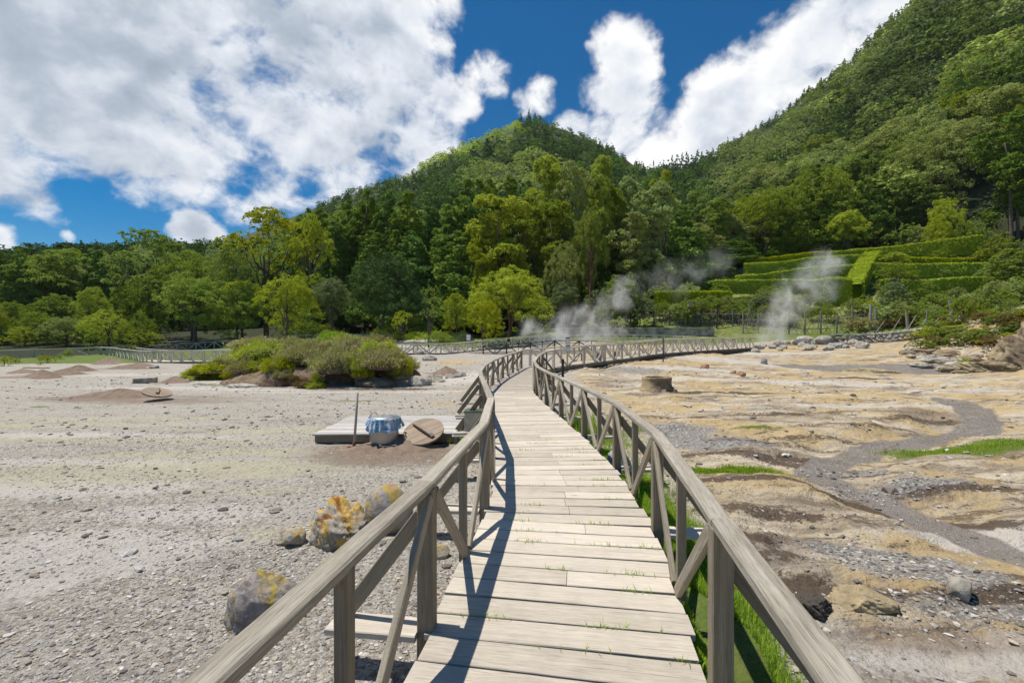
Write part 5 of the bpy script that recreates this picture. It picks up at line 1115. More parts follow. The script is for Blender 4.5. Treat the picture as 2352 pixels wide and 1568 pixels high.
def straight_trunk(px, by, ty, Z, r, label, m_='bark'):
    x, y, z1 = W(px, ty, Z); z0 = h1(x, y); tag(MB().tube([(x+math.sin(i)*.08, y, z0-.2+(z1-z0)*i/6) for i in range(7)], [r*(1-.06*i) for i in range(7)], 9).build('trunk', M[m_], None, True), label, 'tree trunk')
straight_trunk(1357, 700, 545, 62.6, .32, 'tall bare reddish trunk standing free before the dark wood', 'barkred')
straight_trunk(1240, 740, 640, 60, .14, 'thin bare trunk right of the spreading bright tree')
straight_trunk(1530, 640, 530, 74, .2, 'slim bare trunk below the pale round crown')
straight_trunk(2322, 500, 410, 72, .28, 'left one of two straight pale trunks at the right edge'); straight_trunk(2337, 495, 400, 73, .25, 'right one of two straight pale trunks at the right edge')
# bushes: (name, kind, fol, px, topy, widthpx, Z, label)
bush = [
 ('bush', 'bush', 'grey', 1400, 632, 130, 60, 'large grey green bush behind the steam, left of the hedge'), ('bush', 'column', 'mid', 1410, 630, 50, 58, 'upright leafy bush right behind the steam plume'),
 ('bush', 'column', 'mid', 1448, 628, 46, 59, 'second upright leafy bush right of the first behind the steam'), ('bush', 'bush', 'grey', 1470, 668, 90, 59, 'grey green bush left of the clipped hedge'),
 ('bush', 'bush', 'mid', 1378, 690, 60, 58, 'light green bush at the left end of the retaining slope'), ('grass_tuft', 'bush', 'lime', 1420, 722, 56, 56.5, 'fountain shaped pale grass tuft at the left end of the concrete wall'),
 ('grass_tuft', 'bush', 'bright', 1350, 735, 56, 57, 'bright green fern like tuft seen through the steam'),
 ('bush', 'bush', 'mid', 1520, 640, 90, 66, 'green bush above the separate clipped hedge'), ('bush', 'bush', 'pale', 1580, 640, 90, 67, 'pale green bush above the separate clipped hedge'), ('bush', 'bush', 'mid', 1640, 655, 80, 66, 'green bush at the right end of the separate hedge'),
 ('bush', 'bush', 'olive', 1540, 705, 80, 60, 'olive bush behind the stake fence, left'), ('bush', 'bush', 'mid', 1600, 700, 90, 60, 'green bush behind the stake fence, middle'), ('bush', 'bush', 'rusty', 1655, 708, 70, 60, 'brownish bush behind the stake fence'),
 ('bush', 'bush', 'mid', 1700, 700, 70, 59, 'green bush behind the right end of the stake fence'), ('bush', 'round', 'grey', 1745, 672, 60, 58, 'blue grey green bush left of the tall plume'), ('bush', 'bush', 'mid', 1765, 690, 70, 56, 'dark green bush at the foot of the plume'),
 ('bush', 'bush', 'mid', 1715, 672, 70, 62, 'dark leafy bush below the lowest left hedge'), ('bush', 'bush', 'pale', 1980, 694, 90, 54, 'pale green bush left of the silvery shrub'), ('bush', 'bush', 'mid', 2110, 690, 80, 53, 'mid green bush right of the silvery shrub'),
 ('bush', 'bush', 'heather', 1975, 722, 90, 50, 'brownish bush behind the right part of the stake fence'), ('bush', 'bush', 'rusty', 2040, 728, 70, 49, 'reddish brown bush behind the tall fence post'), ('bush', 'bush', 'mid', 2080, 715, 80, 49, 'green bush below the clipped rounded bushes'),
 ('bush', 'bush', 'mid', 2150, 705, 100, 47, 'leafy bush in the middle of the right garden'), ('bush', 'bush', 'olive', 2140, 730, 80, 45, 'olive grey bush among the decayed fence posts'), ('bush', 'bush', 'heathgreen', 2180, 735, 90, 43, 'fresh green bush behind the leaning post'),
 ('bush', 'bush', 'heathgreen', 2230, 712, 90, 44, 'yellowish green bush behind the rusty post'), ('bush', 'bush', 'mid', 2190, 690, 100, 52, 'green bush under the billowing hedge'), ('bush', 'bush', 'olive', 2300, 705, 110, 42, 'olive scrub below the white frame'),
 ('bush', 'bush', 'heathgreen', 2130, 758, 100, 41, 'low green heath bush above the dark ledge, left'), ('bush', 'bush', 'heathgreen', 2210, 766, 90, 37, 'fresh green bush hanging over the dark ledge'), ('bush', 'bush', 'rusty', 2262, 748, 110, 37, 'reddish low scrub on the slope above the pool'),
 ('bush', 'bush', 'olive', 2330, 738, 110, 34, 'twiggy olive scrub above the tall rock bank'), ('bush', 'bush', 'rusty', 2210, 745, 80, 40, 'red tinged twiggy scrub beside the leaning post'), ('bush', 'bush', 'heathgreen', 2215, 815, 34, 30, 'small fresh green bush low on the rock bank'),
 ('bush', 'bush', 'rusty', 2300, 770, 90, 32, 'red brown twiggy scrub spilling over the rock bank'), ('bush', 'bush', 'olive', 2385, 715, 120, 34, 'scrub on the bank beyond the right edge'), ('bush', 'bush', 'mid', 2300, 590, 70, 66, 'round bright bush at the right end of the brown lawn'), ('bush', 'round', 'bright', 2262, 565, 50, 68, 'bright round bush at the right end of the highest hedge'),
 ('topiary', 'round', 'yellow', 2055, 577, 62, 70, 'cone shaped clipped yellow green topiary between hedges'), ('topiary', 'bush', 'hedge', 1970, 680, 50, 55, 'left one of two flat clipped cushions on stems'), ('topiary', 'bush', 'hedge', 2001, 686, 54, 54, 'right one of two flat clipped cushions'),
 ('bush', 'bush', 'mid', 2075, 505, 90, 82, 'olive bush between the two bright garden trees'), ('bush', 'bush', 'olive', 2010, 505, 80, 86, 'olive scrub right of the bright round tree'), ('bush', 'bush', 'pale', 2110, 510, 70, 80, 'pale scrub above the highest hedge'),
 ('bush', 'bush', 'mid', 2240, 500, 90, 74, 'green scrub at the top right above the highest hedge'), ('bush', 'bush', 'olive', 2300, 520, 90, 66, 'olive scrub on the brown slope at the upper right'), ('bush', 'bush', 'mid', 2130, 640, 60, 60, 'leafy bush in front of the middle right hedge'), ('bush', 'bush', 'mid', 2080, 660, 90, 57, 'dark leafy bush below the garden tree'),
 ('bush', 'bush', 'mid', 1860, 660, 70, 60, 'dark bush low left of the squared hedge block'),
]
for nm, kd, fo, px, ty, wd_, Z, lb in bush:
    ptree(nm, kd, fo, px, ty, wd_, Z, lb, cat={'bush': 'bush', 'topiary': 'topiary', 'grass_tuft': 'grass tuft'}[nm], seed=px % 4+1, n=200, nl=22, ls=.02)
rs_ = random.Random(4); GL = ['leafy green shrub among the beds between the terrace hedges', 'pale green shrub among the beds between the terrace hedges', 'olive shrub among the beds between the terrace hedges']
for i in range(190):
    px = rs_.uniform(1500, 2360); py = rs_.uniform(640, 752)
    if px < 1700: py = rs_.uniform(690, 745)
    if px > 2250: py = rs_.uniform(640, 720)
    # walk out along the sight line to the ground
    Z = 34.0
    while Z < 85 and h1((px-CX)/F*Z, Z) < HC+(HY-py)/F*Z: Z += .7
    if Z < 85: x = (px-CX)/F*Z; k_ = i % 3; w_ = rs_.uniform(1.8, 4.0); plant('garden_shrub', 'bush', ['mid', 'pale', 'olive'][k_], x, Z, w_*rs_.uniform(.5, .9), w_, GL[k_], 'shrub', 'shrubs in the terrace garden, '+['green', 'pale', 'olive'][k_], i % 4+1, 200, 22, .02)
for i in range(85):
    px = rs_.uniform(2095, 2420); py = rs_.uniform(722, 806)
    Z = 20.0
    while Z < 60 and h1((px-CX)/F*Z, Z) < HC+(HY-py)/F*Z: Z += .5
    if Z < 60:
        k_ = rs_.choice([0, 0, 1, 2]); w_ = rs_.uniform(.9, 2.2); plant('scrub', 'bush', ['olive', 'rusty', 'heathgreen'][k_], (px-CX)/F*Z, Z, w_*rs_.uniform(.35, .6), w_, ['olive twiggy scrub covering the slope above the grey pool', 'reddish brown scrub covering the slope above the grey pool', 'fresh green heath covering the slope above the grey pool'][k_], 'scrub', 'scrub on the slope above the pool, '+['olive', 'reddish', 'green'][k_], i % 4+1, 200, 22, .025)
for i in range(22):
    px = -90-i*28+rs_.uniform(-10, 10); Z = rs_.uniform(62, 82)
    ptree('broadleaf_tree', ['dome', 'round', 'dome'][i % 3], ['mid', 'olive', 'yellow'][i % 3], px, rs_.uniform(600, 690), 130, Z, 'leafy tree of the wood that goes on beyond the left edge', group='trees beyond the left edge', seed=i % 5+1, n=380)
for i in range(64):
    px = rs_.uniform(-60, 345) if i < 42 else rs_.uniform(-600, -60) if i < 52 else rs_.uniform(640, 1060); Z = rs_.uniform(60, 78); x = (px-CX)/F*Z; k_ = i % 3; w_ = rs_.uniform(3.0, 6.0)
    plant('undergrowth_bush', 'bush', ['mid', 'yellow', 'dark'][k_], x, Z, w_*rs_.uniform(.5, .85), w_, ['mid green', 'yellow green', 'dark green'][k_]+' undergrowth bush filling the edge of the wood', 'bush', 'undergrowth along the wood, '+['mid green', 'yellow green', 'dark green'][k_], i % 4+1, 300, 22, .014)
for i, (px, by, w_, h_, lb) in enumerate([(10, 838, 44, 24, 'largest low bush at the left edge before the railing'), (36, 832, 26, 14, 'small round bush second from the left before the railing'), (90, 828, 26, 12, 'small round bush right of the gap before the railing'), (110, 832, 38, 18, 'wide low bush before the left railing'), (137, 826, 24, 12, 'low bush touching the wide one before the left railing'), (157, 822, 30, 18, 'brown tinged bush at the right end of the row before the left railing'), (93, 837, 14, 7, 'tiny bush on the bare slope before the left railing')]):
    x, y = G(px, by, .05); plant('low_bush', 'bush', 'heathgreen', x, y, h_/F*y*1.15, w_/F*y, lb, 'bush', None, i % 3+1, 120, 24, .03)
# ------------------------------------------------------------------ heather mound
mx0, my0 = -8.9, 22.6
def mound_h(x, y):
    u = (x+9.9)/4.8; v = (y-23.0)/3.3; r = np.sqrt(u*u*(1+.0*u)+v*v); rg = 1+.10*np.sin(3*np.arctan2(v, u)+1)
    base = np.clip(1-(r/rg)**2.2, -0.05, 1); prof = 1.05*np.clip(base, 0, 1)**.45
    ph = np.clip((x+15)/4, .15, 1)
    return prof*ph*(1+.0*x)
nx = 150; X, Y = np.meshgrid(np.linspace(-16, -2, nx), np.linspace(18, 27.5, nx)); X = X.ravel(); Y = Y.ravel()
Zm = mound_h(X, Y); edge = Zm > .02
Zm = Zm+H0(X, Y)+np.where(Zm > .02, .10*fbm(X*1.5, Y*1.5, 4, 3)*2+.05*fbm(X*6, Y*6, 3, 8), -.15)
q = np.arange(nx-1)[:, None]*nx+np.arange(nx-1)[None]; q = np.stack([q, q+1, q+nx+1, q+nx], -1).reshape(-1, 4)
keep = edge[q].any(1); q = q[keep]
m, t = mat('mound_earth'); oc = t.add('ShaderNodeTexCoord').outputs['Object']; n1 = t.noise(oc, 1.1, 8, .65, .5); n2 = t.noise(oc, 6, 8, .7)
c = t.cr(t.m('ADD', t.m('MULTIPLY', n1, .7), t.m('MULTIPLY', n2, .35)), [(.32, (.07, .04, .03)), (.47, (.17, .105, .07)), (.57, (.34, .25, .15)), (.68, (.48, .39, .26))])
bp = t.add('ShaderNodeBump', {'Strength': 1.0, 'Distance': .16, 'Height': n2}).outputs[0]
out(t, t.add('ShaderNodeBsdfPrincipled', {'Base Color': c, 'Roughness': .95, 'Normal': bp}).outputs[0])
o = link('mound', np_mesh('mound', np.stack([X, Y, Zm], 1), q, None, True), None, m); tag(o, kind='structure')
for i, (px, py, w_, h_, mt, lb) in enumerate([(480, 882, 110, 9, 'pale_rock', 'long cream rock ledge at the left foot of the mound'), (565, 888, 90, 12, 'pale_rock', 'cream and brown rock outcrop below the left part of the mound'), (850, 888, 90, 26, 'bank_rock', 'brown layered rock face under the big domed heather'), (535, 888, 16, 7, 'pale_rock', 'small pale stone before the dark hollow of the mound'), (1000, 880, 40, 12, 'pale_rock', 'flat pale rock right of the large cream boulder')]):
    prock(px, py, w_, h_, mt, lb, 700+i, rough=.55, sub=5, depth=.6)
def shrub_mesh(seed, fol, needle=.085, n=150, nl=42):
    rg = np.random.default_rng(seed); d = unit(rg.normal(size=(n, 3))*np.array([1, 1, .8])+np.array([0, 0, .45])); d[:, 2] = np.abs(d[:, 2])
    lump = 1+.22*np.sin(d[:, 0]*5+seed)*np.cos(d[:, 1]*6+seed*2); Cc = d*lump[:, None]*rg.uniform(.8, 1, (n, 1)); k = np.repeat(np.arange(n), nl)
    o = unit(d[k]*.8+np.array([0, 0, .55])+rg.normal(size=(n*nl, 3))*.35); P = Cc[k]+rg.normal(size=(n*nl, 3))*.10
    A = o; B = unit(np.cross(A, rg.normal(size=A.shape))); s_ = needle*rg.uniform(.5, 1.4, n*nl)[:, None]; w_ = s_*.16
    V = np.stack([P-A*s_*.6-B*w_, P-A*s_*.6+B*w_, P+A*s_*.7+B*w_*.7, P+A*s_*.7-B*w_*.7], 1).reshape(-1, 3); V[:, 2] = np.maximum(V[:, 2], -.2)
    tint = np.repeat(np.clip(rg.uniform(0, 1, n)[k]*.4+rg.uniform(0, .6, n*nl), 0, 1), 4)
    # dark twiggy heart
    iv, if_ = ICO[3]; iv = iv*np.array([.78, .78, .74]); iv[:, 2] = np.maximum(iv[:, 2], -.25)
    me = np_mesh('heather', V, np.arange(len(V)).reshape(-1, 4), tint); me.materials.append(FO[fol]); hm = np_mesh('twigs', iv, if_); hm.materials.append(M['bark'])
    return me, hm
SH = {}
def shrub(x, y, rx, rz_, fol, label, z=None, seed=0, group=None, needle=.085):
    k = (fol, seed % 3, needle)
    if k not in SH: SH[k] = shrub_mesh(seed % 3+5, fol, needle)
    z = float(H0([x], [y])[0]+max(mound_h(np.array([x]), np.array([y]))[0], 0)) if z is None else z
    r = empty('heather_shrub', (x, y, z), label, 'shrub', group); r.scale = (rx, rx*.9, rz_); r.rotation_euler.z = random.uniform(0, 6)
    for nm, m_ in zip(('foliage', 'twigs'), SH[k]): o = bpy.data.objects.new(nm, m_); C.objects.link(o); o.parent = r
def pshrub(px, py, Z, wpx, hpx, fol, label, seed):
    x, y, z = W(px, py, Z); rz_ = hpx/F*Z; shrub(x, y, wpx/F*Z/2, rz_, fol, label, z-rz_*.15, seed)
PS = [
 (875, 832, 20.2, 120, 40, 'heather', 'big domed pinkish heather cushion at the right front of the mound'), (868, 808, 21.2, 100, 26, 'heathgreen', 'smooth green cap on top of the big domed heather cushion'),
 (925, 850, 20.2, 45, 36, 'heathgreen', 'feathery green bush at the right tip of the mound'), (770, 838, 20.0, 105, 48, 'heather', 'large round pinkish cushion left of the domed one'),
 (815, 846, 19.9, 60, 30, 'heathgreen', 'green cushion tucked between the two big pink ones'), (728, 872, 19.3, 28, 16, 'heathgreen', 'bright green trailing bush hanging lowest on the mound front'), (725, 888, 19.0, 40, 14, 'heathgreen', 'small bright green bush at the very foot of the mound'),
 (830, 862, 19.7, 46, 20, 'heathgreen', 'small dark green bush below the big domed cushion'), (640, 845, 20.3, 70, 30, 'heathgreen', 'bright yellow green cushion at the middle of the mound front'), (685, 825, 21.0, 90, 34, 'heather', 'brownish pink heather in the middle of the mound'),
 (570, 850, 20.8, 80, 28, 'heather', 'small flowered cushion at the left centre of the mound front'), (600, 815, 21.8, 110, 34, 'heathgreen', 'broad green heather on the left shoulder of the mound'), (520, 848, 22.0, 90, 22, 'heathgreen', 'low green cushion towards the left end of the mound'),
 (455, 858, 22.8, 60, 9, 'heathgreen', 'lowest green fringe at the left tip of the mound'), (490, 850, 23.0, 90, 18, 'heathgreen', 'low green heath rising from the left tip of the mound'), (545, 832, 22.6, 110, 24, 'heather', 'brownish heath on the left rise of the mound'),
 (730, 808, 22.2, 110, 30, 'heather', 'pinkish heather on the crest of the mound'), (665, 800, 23.2, 120, 26, 'heather', 'faded heather on the crest left of centre'), (800, 800, 22.6, 110, 30, 'heather', 'pinkish heather behind the domed cushion on the crest'),
 (760, 782, 24.2, 60, 24, 'bladegreen', 'tall bright green grassy tuft on the crest of the mound'), (790, 788, 23.6, 70, 24, 'heathgreen', 'green bush right of the grassy tuft on the crest'), (600, 795, 24.0, 120, 22, 'heather', 'pale brown heath on the left crest of the mound'),
 (900, 826, 21.2, 50, 34, 'heathgreen', 'orange tinged green bush behind the right tip of the mound'), (670, 872, 19.9, 50, 14, 'rusty', 'dead purple brown twigs in the hollow of the mound front'), (700, 884, 19.2, 44, 14, 'rusty', 'dead purple brown bush on the ground before the mound'), (920, 868, 19.8, 14, 6, 'heathgreen', 'tiny green tuft under the right tip of the mound'), (528, 884, 20.5, 26, 10, 'heathgreen', 'tiny round green bush on the pale rock left of the mound foot'),
 (860, 790, 23.5, 90, 22, 'heather', 'faded heather behind the green cap on the crest'), (650, 862, 19.9, 50, 16, 'heather', 'sparse pink heather sprigs at the mound front centre'), (590, 866, 20.5, 60, 14, 'heathgreen', 'small dark cushion at the left foot of the mound'),
]
FO['bladegreen'] = FO['grass']
rs_ = random.Random(21)
for i in range(95):
    a_, q_ = rs_.uniform(0, 6.28), math.sqrt(rs_.uniform(0, 1)); x_ = -9.9+4.5*q_*math.cos(a_); y_ = 23.2+2.9*q_*math.sin(a_); s_ = rs_.uniform(.45, .85)
    if x_ < -13: s_ *= .6
    hh_ = float(mound_h(np.array([x_]), np.array([y_]))[0])
    if y_ < 21.0: continue
    fo_ = rs_.choice(['heather', 'heathgreen', 'heathgreen', 'heather', 'heathgreen']); shrub(x_, y_, s_, s_*rs_.uniform(.5, .8), fo_, 'pinkish brown heather cushion within the thicket covering the mound' if fo_ == 'heather' else 'green heather cushion within the thicket covering the mound', float(H0([x_], [y_])[0])+hh_-.12, i, 'heather covering the mound, '+('pinkish' if fo_ == 'heather' else 'green'))
for i, (px_, py_) in enumerate([(440, 862), (460, 864), (485, 866), (510, 867), (470, 855), (500, 856), (530, 862), (560, 868)]):
    x_, y_ = G(px_, py_+6, 0); shrub(x_, y_+.3, .62, .35, 'heathgreen', 'low green heath fringe along the left foot of the mound', h1(x_, y_)-.02, i, 'green fringe at the left foot of the mound')
for i, (px, py, Z, w_, h_, fo, lb) in enumerate(PS): pshrub(px, py, Z, w_, h_, fo, lb, i)
for i, (px, ty, w_, Z, fo, lb) in enumerate([(565, 764, 70, 27, 'bright', 'leafy bright green bush at the left top of the mound'), (600, 762, 60, 27.5, 'bright', 'bright green bush second from the left on the mound top'), (640, 766, 50, 27, 'lime', 'yellow green low bush on top of the mound left of centre'), (545, 785, 50, 26, 'mid', 'leafy green bush at the left shoulder of the mound'), (818, 764, 50, 26, 'lime', 'yellow green low bush at the right crest of the mound')]):
    ptree('leafy_bush', 'bush', fo, px, ty, w_, Z, lb, cat='bush', seed=i % 4+1, n=220, ls=.02)
# plumed grasses on the crest
mb = MB(); rn = random.Random(3)
for i in range(260):
    c_ = rn.choice([(640, 26.0), (700, 25.5), (745, 24.5), (760, 24.2), (775, 24.2), (620, 26.5), (850, 24), (880, 24)]); px = rn.gauss(c_[0], 18); Z = c_[1]; x, y, z = W(px, 785, Z); hh = rn.uniform(.3, .75); l = rn.uniform(-.15, .3)
    p = [Vector((x, y, z-.2)), Vector((x+l*.3, y, z+hh*.6)), Vector((x+l, y, z+hh))]; mb.tube(p, [.010, .008, .012], 3, False)
o = mb.build('plumed_grass', FO['heather']); tag(o, kind='stuff')
# low heath behind the far boardwalk
for i, (px, ty, w_, Z, fo) in enumerate([(880, 766, 90, 58, 'heathgreen'), (930, 762, 100, 58, 'heathgreen'), (985, 757, 110, 60, 'heathgreen'), (1030, 760, 80, 59, 'olive'), (1060, 768, 50, 57, 'grey'), (960, 772, 70, 56, 'heathgreen'), (1010, 774, 70, 55.5, 'olive')]):
    x, y = xy(px, Z); shrub(x, y, w_/F*Z/2, 1.15, fo, 'low green heath cushion under the little trees behind the far boardwalk', h1(x, y)-.1, i, 'low heath behind the far boardwalk', .10)
# ------------------------------------------------------------------ forest on the hills
rg = np.random.default_rng(99)
cand = []
r = 80.0
while r < 640:
    st = 4.5+.0078*r; n = int(R_(122)*r/st); a = (np.arange(n)+rg.uniform(-.4, .4, n))/n*R_(122)-R_(64)
    rr_ = r+rg.uniform(-.4, .4, n)*st; cand.append(np.stack([rr_*np.sin(a), rr_*np.cos(a)], 1)); r += st*.95
cand = np.concatenate(cand); cx_, cy_ = cand[:, 0], cand[:, 1]; cr_ = np.hypot(cx_, cy_); cz = Ht(cx_, cy_)
ppx = CX+F*cx_/cy_
hgt = np.where(cr_ < 130, 10.5, 11.5)*(1+.30*rg.normal(size=len(cand)).clip(-1.5, 2))*(.9+.5*vn(cx_*.04, cy_*.04, 3))
hgt = np.where((ppx > 1640) & (cr_ < 150), hgt*.95, hgt); hgt = np.where((ppx < 1640) & (cr_ < 170) & (ppx > 600), hgt*1.5, hgt)
# visibility from the place where one stands
ai = np.clip(((np.arctan2(cx_, cy_)-hths[0])/(hths[1]-hths[0])).round().astype(int), 0, len(hths)-1); ri = np.clip(np.searchsorted(hrs, cr_*.985)-1, 0, len(hrs)-1)
vis = (cz+hgt-HC)/cr_ > hcm[ri, ai]-.004
# ground left open: garden, lawns, cliff, bare slope
py_ = HY-(cz-HC)/cy_*F
sky_ = np.interp(ppx, [-400, 0, 150, 300, 450, 560, 640, 680, 740, 800, 900, 945, 1000, 1060, 1125, 1190, 1245, 1290, 1340, 1400, 1450, 1490, 1560, 1640, 1700, 1760, 1820, 1850, 1900, 1960, 1990, 2040, 2075, 2200, 2600], [560, 558, 553, 545, 545, 545, 540, 500, 457, 432, 404, 385, 345, 320, 292, 263, 263, 285, 300, 325, 365, 368, 345, 335, 310, 280, 240, 205, 170, 120, 85, 40, 0, -150, -600])
tl_ = np.interp(ppx, [560, 640, 700, 840, 985, 1085, 1215, 1358, 1440, 1520, 1640, 1700], [560, 530, 490, 450, 468, 435, 440, 430, 455, 450, 490, 400])
sky_ = np.where((cr_ < 190) & (ppx > 560) & (ppx < 1660), np.maximum(sky_, tl_+15), sky_)+rg.uniform(-5, 16, len(cand))
hgt = np.minimum(hgt, (HC+(HY-sky_)/F*cy_-cz)/1.12)
openz = (hgt < 3.2) | (ppx < 640) & (cr_ < 108) | (ppx > 1690) & (cy_ < 86) | (cy_ < 100) & (ppx < 1690) & (ppx > 640)
cliff = (ppx > 1470) & (ppx < 1640) & (cy_ > 440) & (py_ > 400) & (py_ < 470)
bare = (np.hypot((ppx-2285)/55, (py_-480)/38) < 1) | ((ppx > 1560) & (ppx < 1650) & (py_ < 400) & (py_ > 372) & (rg.uniform(size=len(cand)) < .8) & (cy_ > 470))
outside = (ppx < -650) | (ppx > 2500)
ok = vis & ~openz & ~cliff & ~bare & ~outside & (cy_ > 20)
cand, cx_, cy_, cr_, cz, ppx, py_, hgt = [v[ok] for v in (cand, cx_, cy_, cr_, cz, ppx, py_, hgt)]
# kinds by zone
nz = vn(cx_*.022, cy_*.022, 8); nz2 = vn(cx_*.07+5, cy_*.07, 9); K = len(cand); u = rg.uniform(size=K)
right = (ppx > 1640); flank = (ppx > 930) & (ppx < 1200) & (py_ < 420) & (py_ < 300+(1190-ppx)*.35+30); scrub = (np.hypot((ppx-1190)/130, (py_-440)/60) < 1) & (cr_ > 200)
shelf = (ppx > 1480) & (ppx < 1660) & (py_ < 400)
broad = np.where(right, (nz > .34) | (u < .4), u < .25); broad = broad | flank | scrub
broad &= ~shelf
streak = right & (vn((cx_*.8+cy_*.5)*.03, (cx_-cy_)*.006, 12) > .60) & (cr_ > 120)
hgt = np.where(flank | scrub, hgt*.75, hgt); hgt = np.where((cr_ > 300) & ~flank & ~scrub, hgt*.92, hgt)
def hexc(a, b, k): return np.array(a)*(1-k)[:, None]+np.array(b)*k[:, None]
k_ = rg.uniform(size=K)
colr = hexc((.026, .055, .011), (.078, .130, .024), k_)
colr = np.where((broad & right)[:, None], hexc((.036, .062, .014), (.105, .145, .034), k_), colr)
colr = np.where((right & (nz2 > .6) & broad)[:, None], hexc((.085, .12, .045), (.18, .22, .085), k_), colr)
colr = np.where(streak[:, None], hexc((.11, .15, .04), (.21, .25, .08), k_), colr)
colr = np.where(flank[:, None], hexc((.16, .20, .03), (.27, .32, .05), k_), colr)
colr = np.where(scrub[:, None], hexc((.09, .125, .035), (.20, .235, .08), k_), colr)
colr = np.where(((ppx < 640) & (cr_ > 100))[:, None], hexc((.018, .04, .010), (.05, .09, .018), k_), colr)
app = hgt/cr_; app = np.where((cr_ > 84), app, app*.6)
order = np.argsort(-app); ind = order[:280]; rest = order[280:]
zone_lab = lambda i: (('green leafy forest tree on the lower right mountainside', 'forest trees on the right mountainside, leafy') if broad[i] else ('dark conifer on the lower right mountainside', 'forest conifers on the right mountainside')) if right[i] else \
    (('dark forest tree on the wooded ridge at the left', 'forest trees on the left ridge') if ppx[i] < 640 else ('forest tree rising behind the central stand', 'forest trees behind the central stand'))
FI = {'c': ['dark', 'conifer'], 'b': ['mid', 'pale', 'olive']}
for i in ind:
    lb, gp = zone_lab(i)
    if broad[i]:
        fo = 'pale' if (nz2[i] > .55 or streak[i]) else ('mid' if u[i] < .6 else 'olive'); kd = ('dome', 'round', 'broad')[i % 3]; wd_ = hgt[i]*1.1
    else: fo = 'dark' if k_[i] < .6 else 'conifer'; kd = 'conifer'; wd_ = hgt[i]*.48
    plant('forest_tree', kd, fo, cx_[i], cy_[i], hgt[i]*1.15, wd_, lb, 'tree', gp, seed=i % 3+1, z=cz[i])
# the rest of the wood as one mass
def low_tree(kind, seed):
    n, nl, ls = (80, 20, .017) if kind == 'conifer' else (80, 20, .019)
    return crown(kind, seed, n, nl, ls)
LT2 = {k: [crown(k, s_, 54, 9, .027) for s_ in (1, 2, 3)] for k in ('conifer', 'dome', 'broad')}
LT = {k: [low_tree(k, s_) for s_ in (1, 2, 3)] for k in ('conifer', 'dome', 'broad')}
VV, FF, CC = [], [], []; off_ = 0
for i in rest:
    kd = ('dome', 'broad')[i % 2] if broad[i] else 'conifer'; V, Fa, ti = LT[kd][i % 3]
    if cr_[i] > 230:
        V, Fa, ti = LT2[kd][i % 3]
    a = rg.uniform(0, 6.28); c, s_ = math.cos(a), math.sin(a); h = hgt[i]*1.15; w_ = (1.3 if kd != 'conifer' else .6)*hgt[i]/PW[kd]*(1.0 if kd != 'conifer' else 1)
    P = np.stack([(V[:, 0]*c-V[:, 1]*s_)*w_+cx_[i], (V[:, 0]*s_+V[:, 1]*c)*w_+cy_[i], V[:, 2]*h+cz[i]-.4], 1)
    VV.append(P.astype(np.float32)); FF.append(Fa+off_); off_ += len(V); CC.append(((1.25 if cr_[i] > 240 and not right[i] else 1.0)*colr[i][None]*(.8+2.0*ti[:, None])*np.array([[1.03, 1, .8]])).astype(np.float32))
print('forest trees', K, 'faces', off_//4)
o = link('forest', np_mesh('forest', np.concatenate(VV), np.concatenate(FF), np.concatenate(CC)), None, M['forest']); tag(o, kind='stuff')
# waterfall and dark cliff in the saddle
x, y, z = W(1530, 455, 500)
o = rock('cliff', x, y+14, 44, 16, 23, 'dark_rock', 'dark cliff under the far conifers in the gap between the two hills', 'cliff', 401, 5, .5, z=z+3, rough=.35)
x, y, z = W(1505, 420, 480); tag(MB().beam([(x, y, z-9), (x, y, z+9)], 2.2, .5, up=(0, 1, 0), jit=.3).build('waterfall', M['white']), 'thin white waterfall streak on the dark cliff in the gap', 'waterfall')
# ------------------------------------------------------------------ loose stones
def stones(name, n, reg, smin, smax, mats, seed, z_off=0):
    rg = np.random.default_rng(seed); V0, F0 = ICO[1]; xs, ys = reg(rg, n); k = len(xs)
    s_ = smin*(smax/smin)**(rg.uniform(size=k)**3.2); zz = Ht(xs, ys)
    Vb = np.stack([V0*(1+.35*rg.uniform(-1, 1, (len(V0), 1))) for _ in range(24)]); bi = rg.integers(0, 24, k)
    a = rg.uniform(0, 6.28, k); sc = np.stack([s_*rg.uniform(.8, 1.5, k), s_*rg.uniform(.7, 1.1, k), s_*rg.uniform(.35, .7, k)], 1)
    P = Vb[bi]*sc[:, None, :]; X = P[..., 0]*np.cos(a)[:, None]-P[..., 1]*np.sin(a)[:, None]; Y = P[..., 0]*np.sin(a)[:, None]+P[..., 1]*np.cos(a)[:, None]
    P = np.stack([X+xs[:, None], Y+ys[:, None], P[..., 2]+(zz+s_*.18)[:, None]], -1).reshape(-1, 3)
    Fa = (F0[None]+(np.arange(k)*len(V0))[:, None, None]).reshape(-1, 3)
    pal = np.array(mats); col = pal[rg.integers(0, len(pal), k)]*rg.uniform(.75, 1.25, (k, 1)); col = np.repeat(col, len(V0), 0)
    o = link(name, np_mesh(name, P, Fa, col), None, M['stone']); tag(o, kind='stuff'); return o
m, t = mat('loose_stone'); c = t.add('ShaderNodeAttribute', attribute_name='tint').outputs['Color']; oc = t.add('ShaderNodeTexCoord').outputs['Object']
c = t.mix(t.ramp(t.noise(oc, 45, 5, .7), .4, .7, 0, .4), c, (.22, .2, .17))
out(t, t.add('ShaderNodeBsdfPrincipled', {'Base Color': c, 'Roughness': .92, 'Specular IOR Level': .2, 'Normal': t.add('ShaderNodeBump', {'Strength': .5, 'Distance': .01, 'Height': t.noise(oc, 60, 4)}).outputs[0]}).outputs[0]); M['stone'] = m
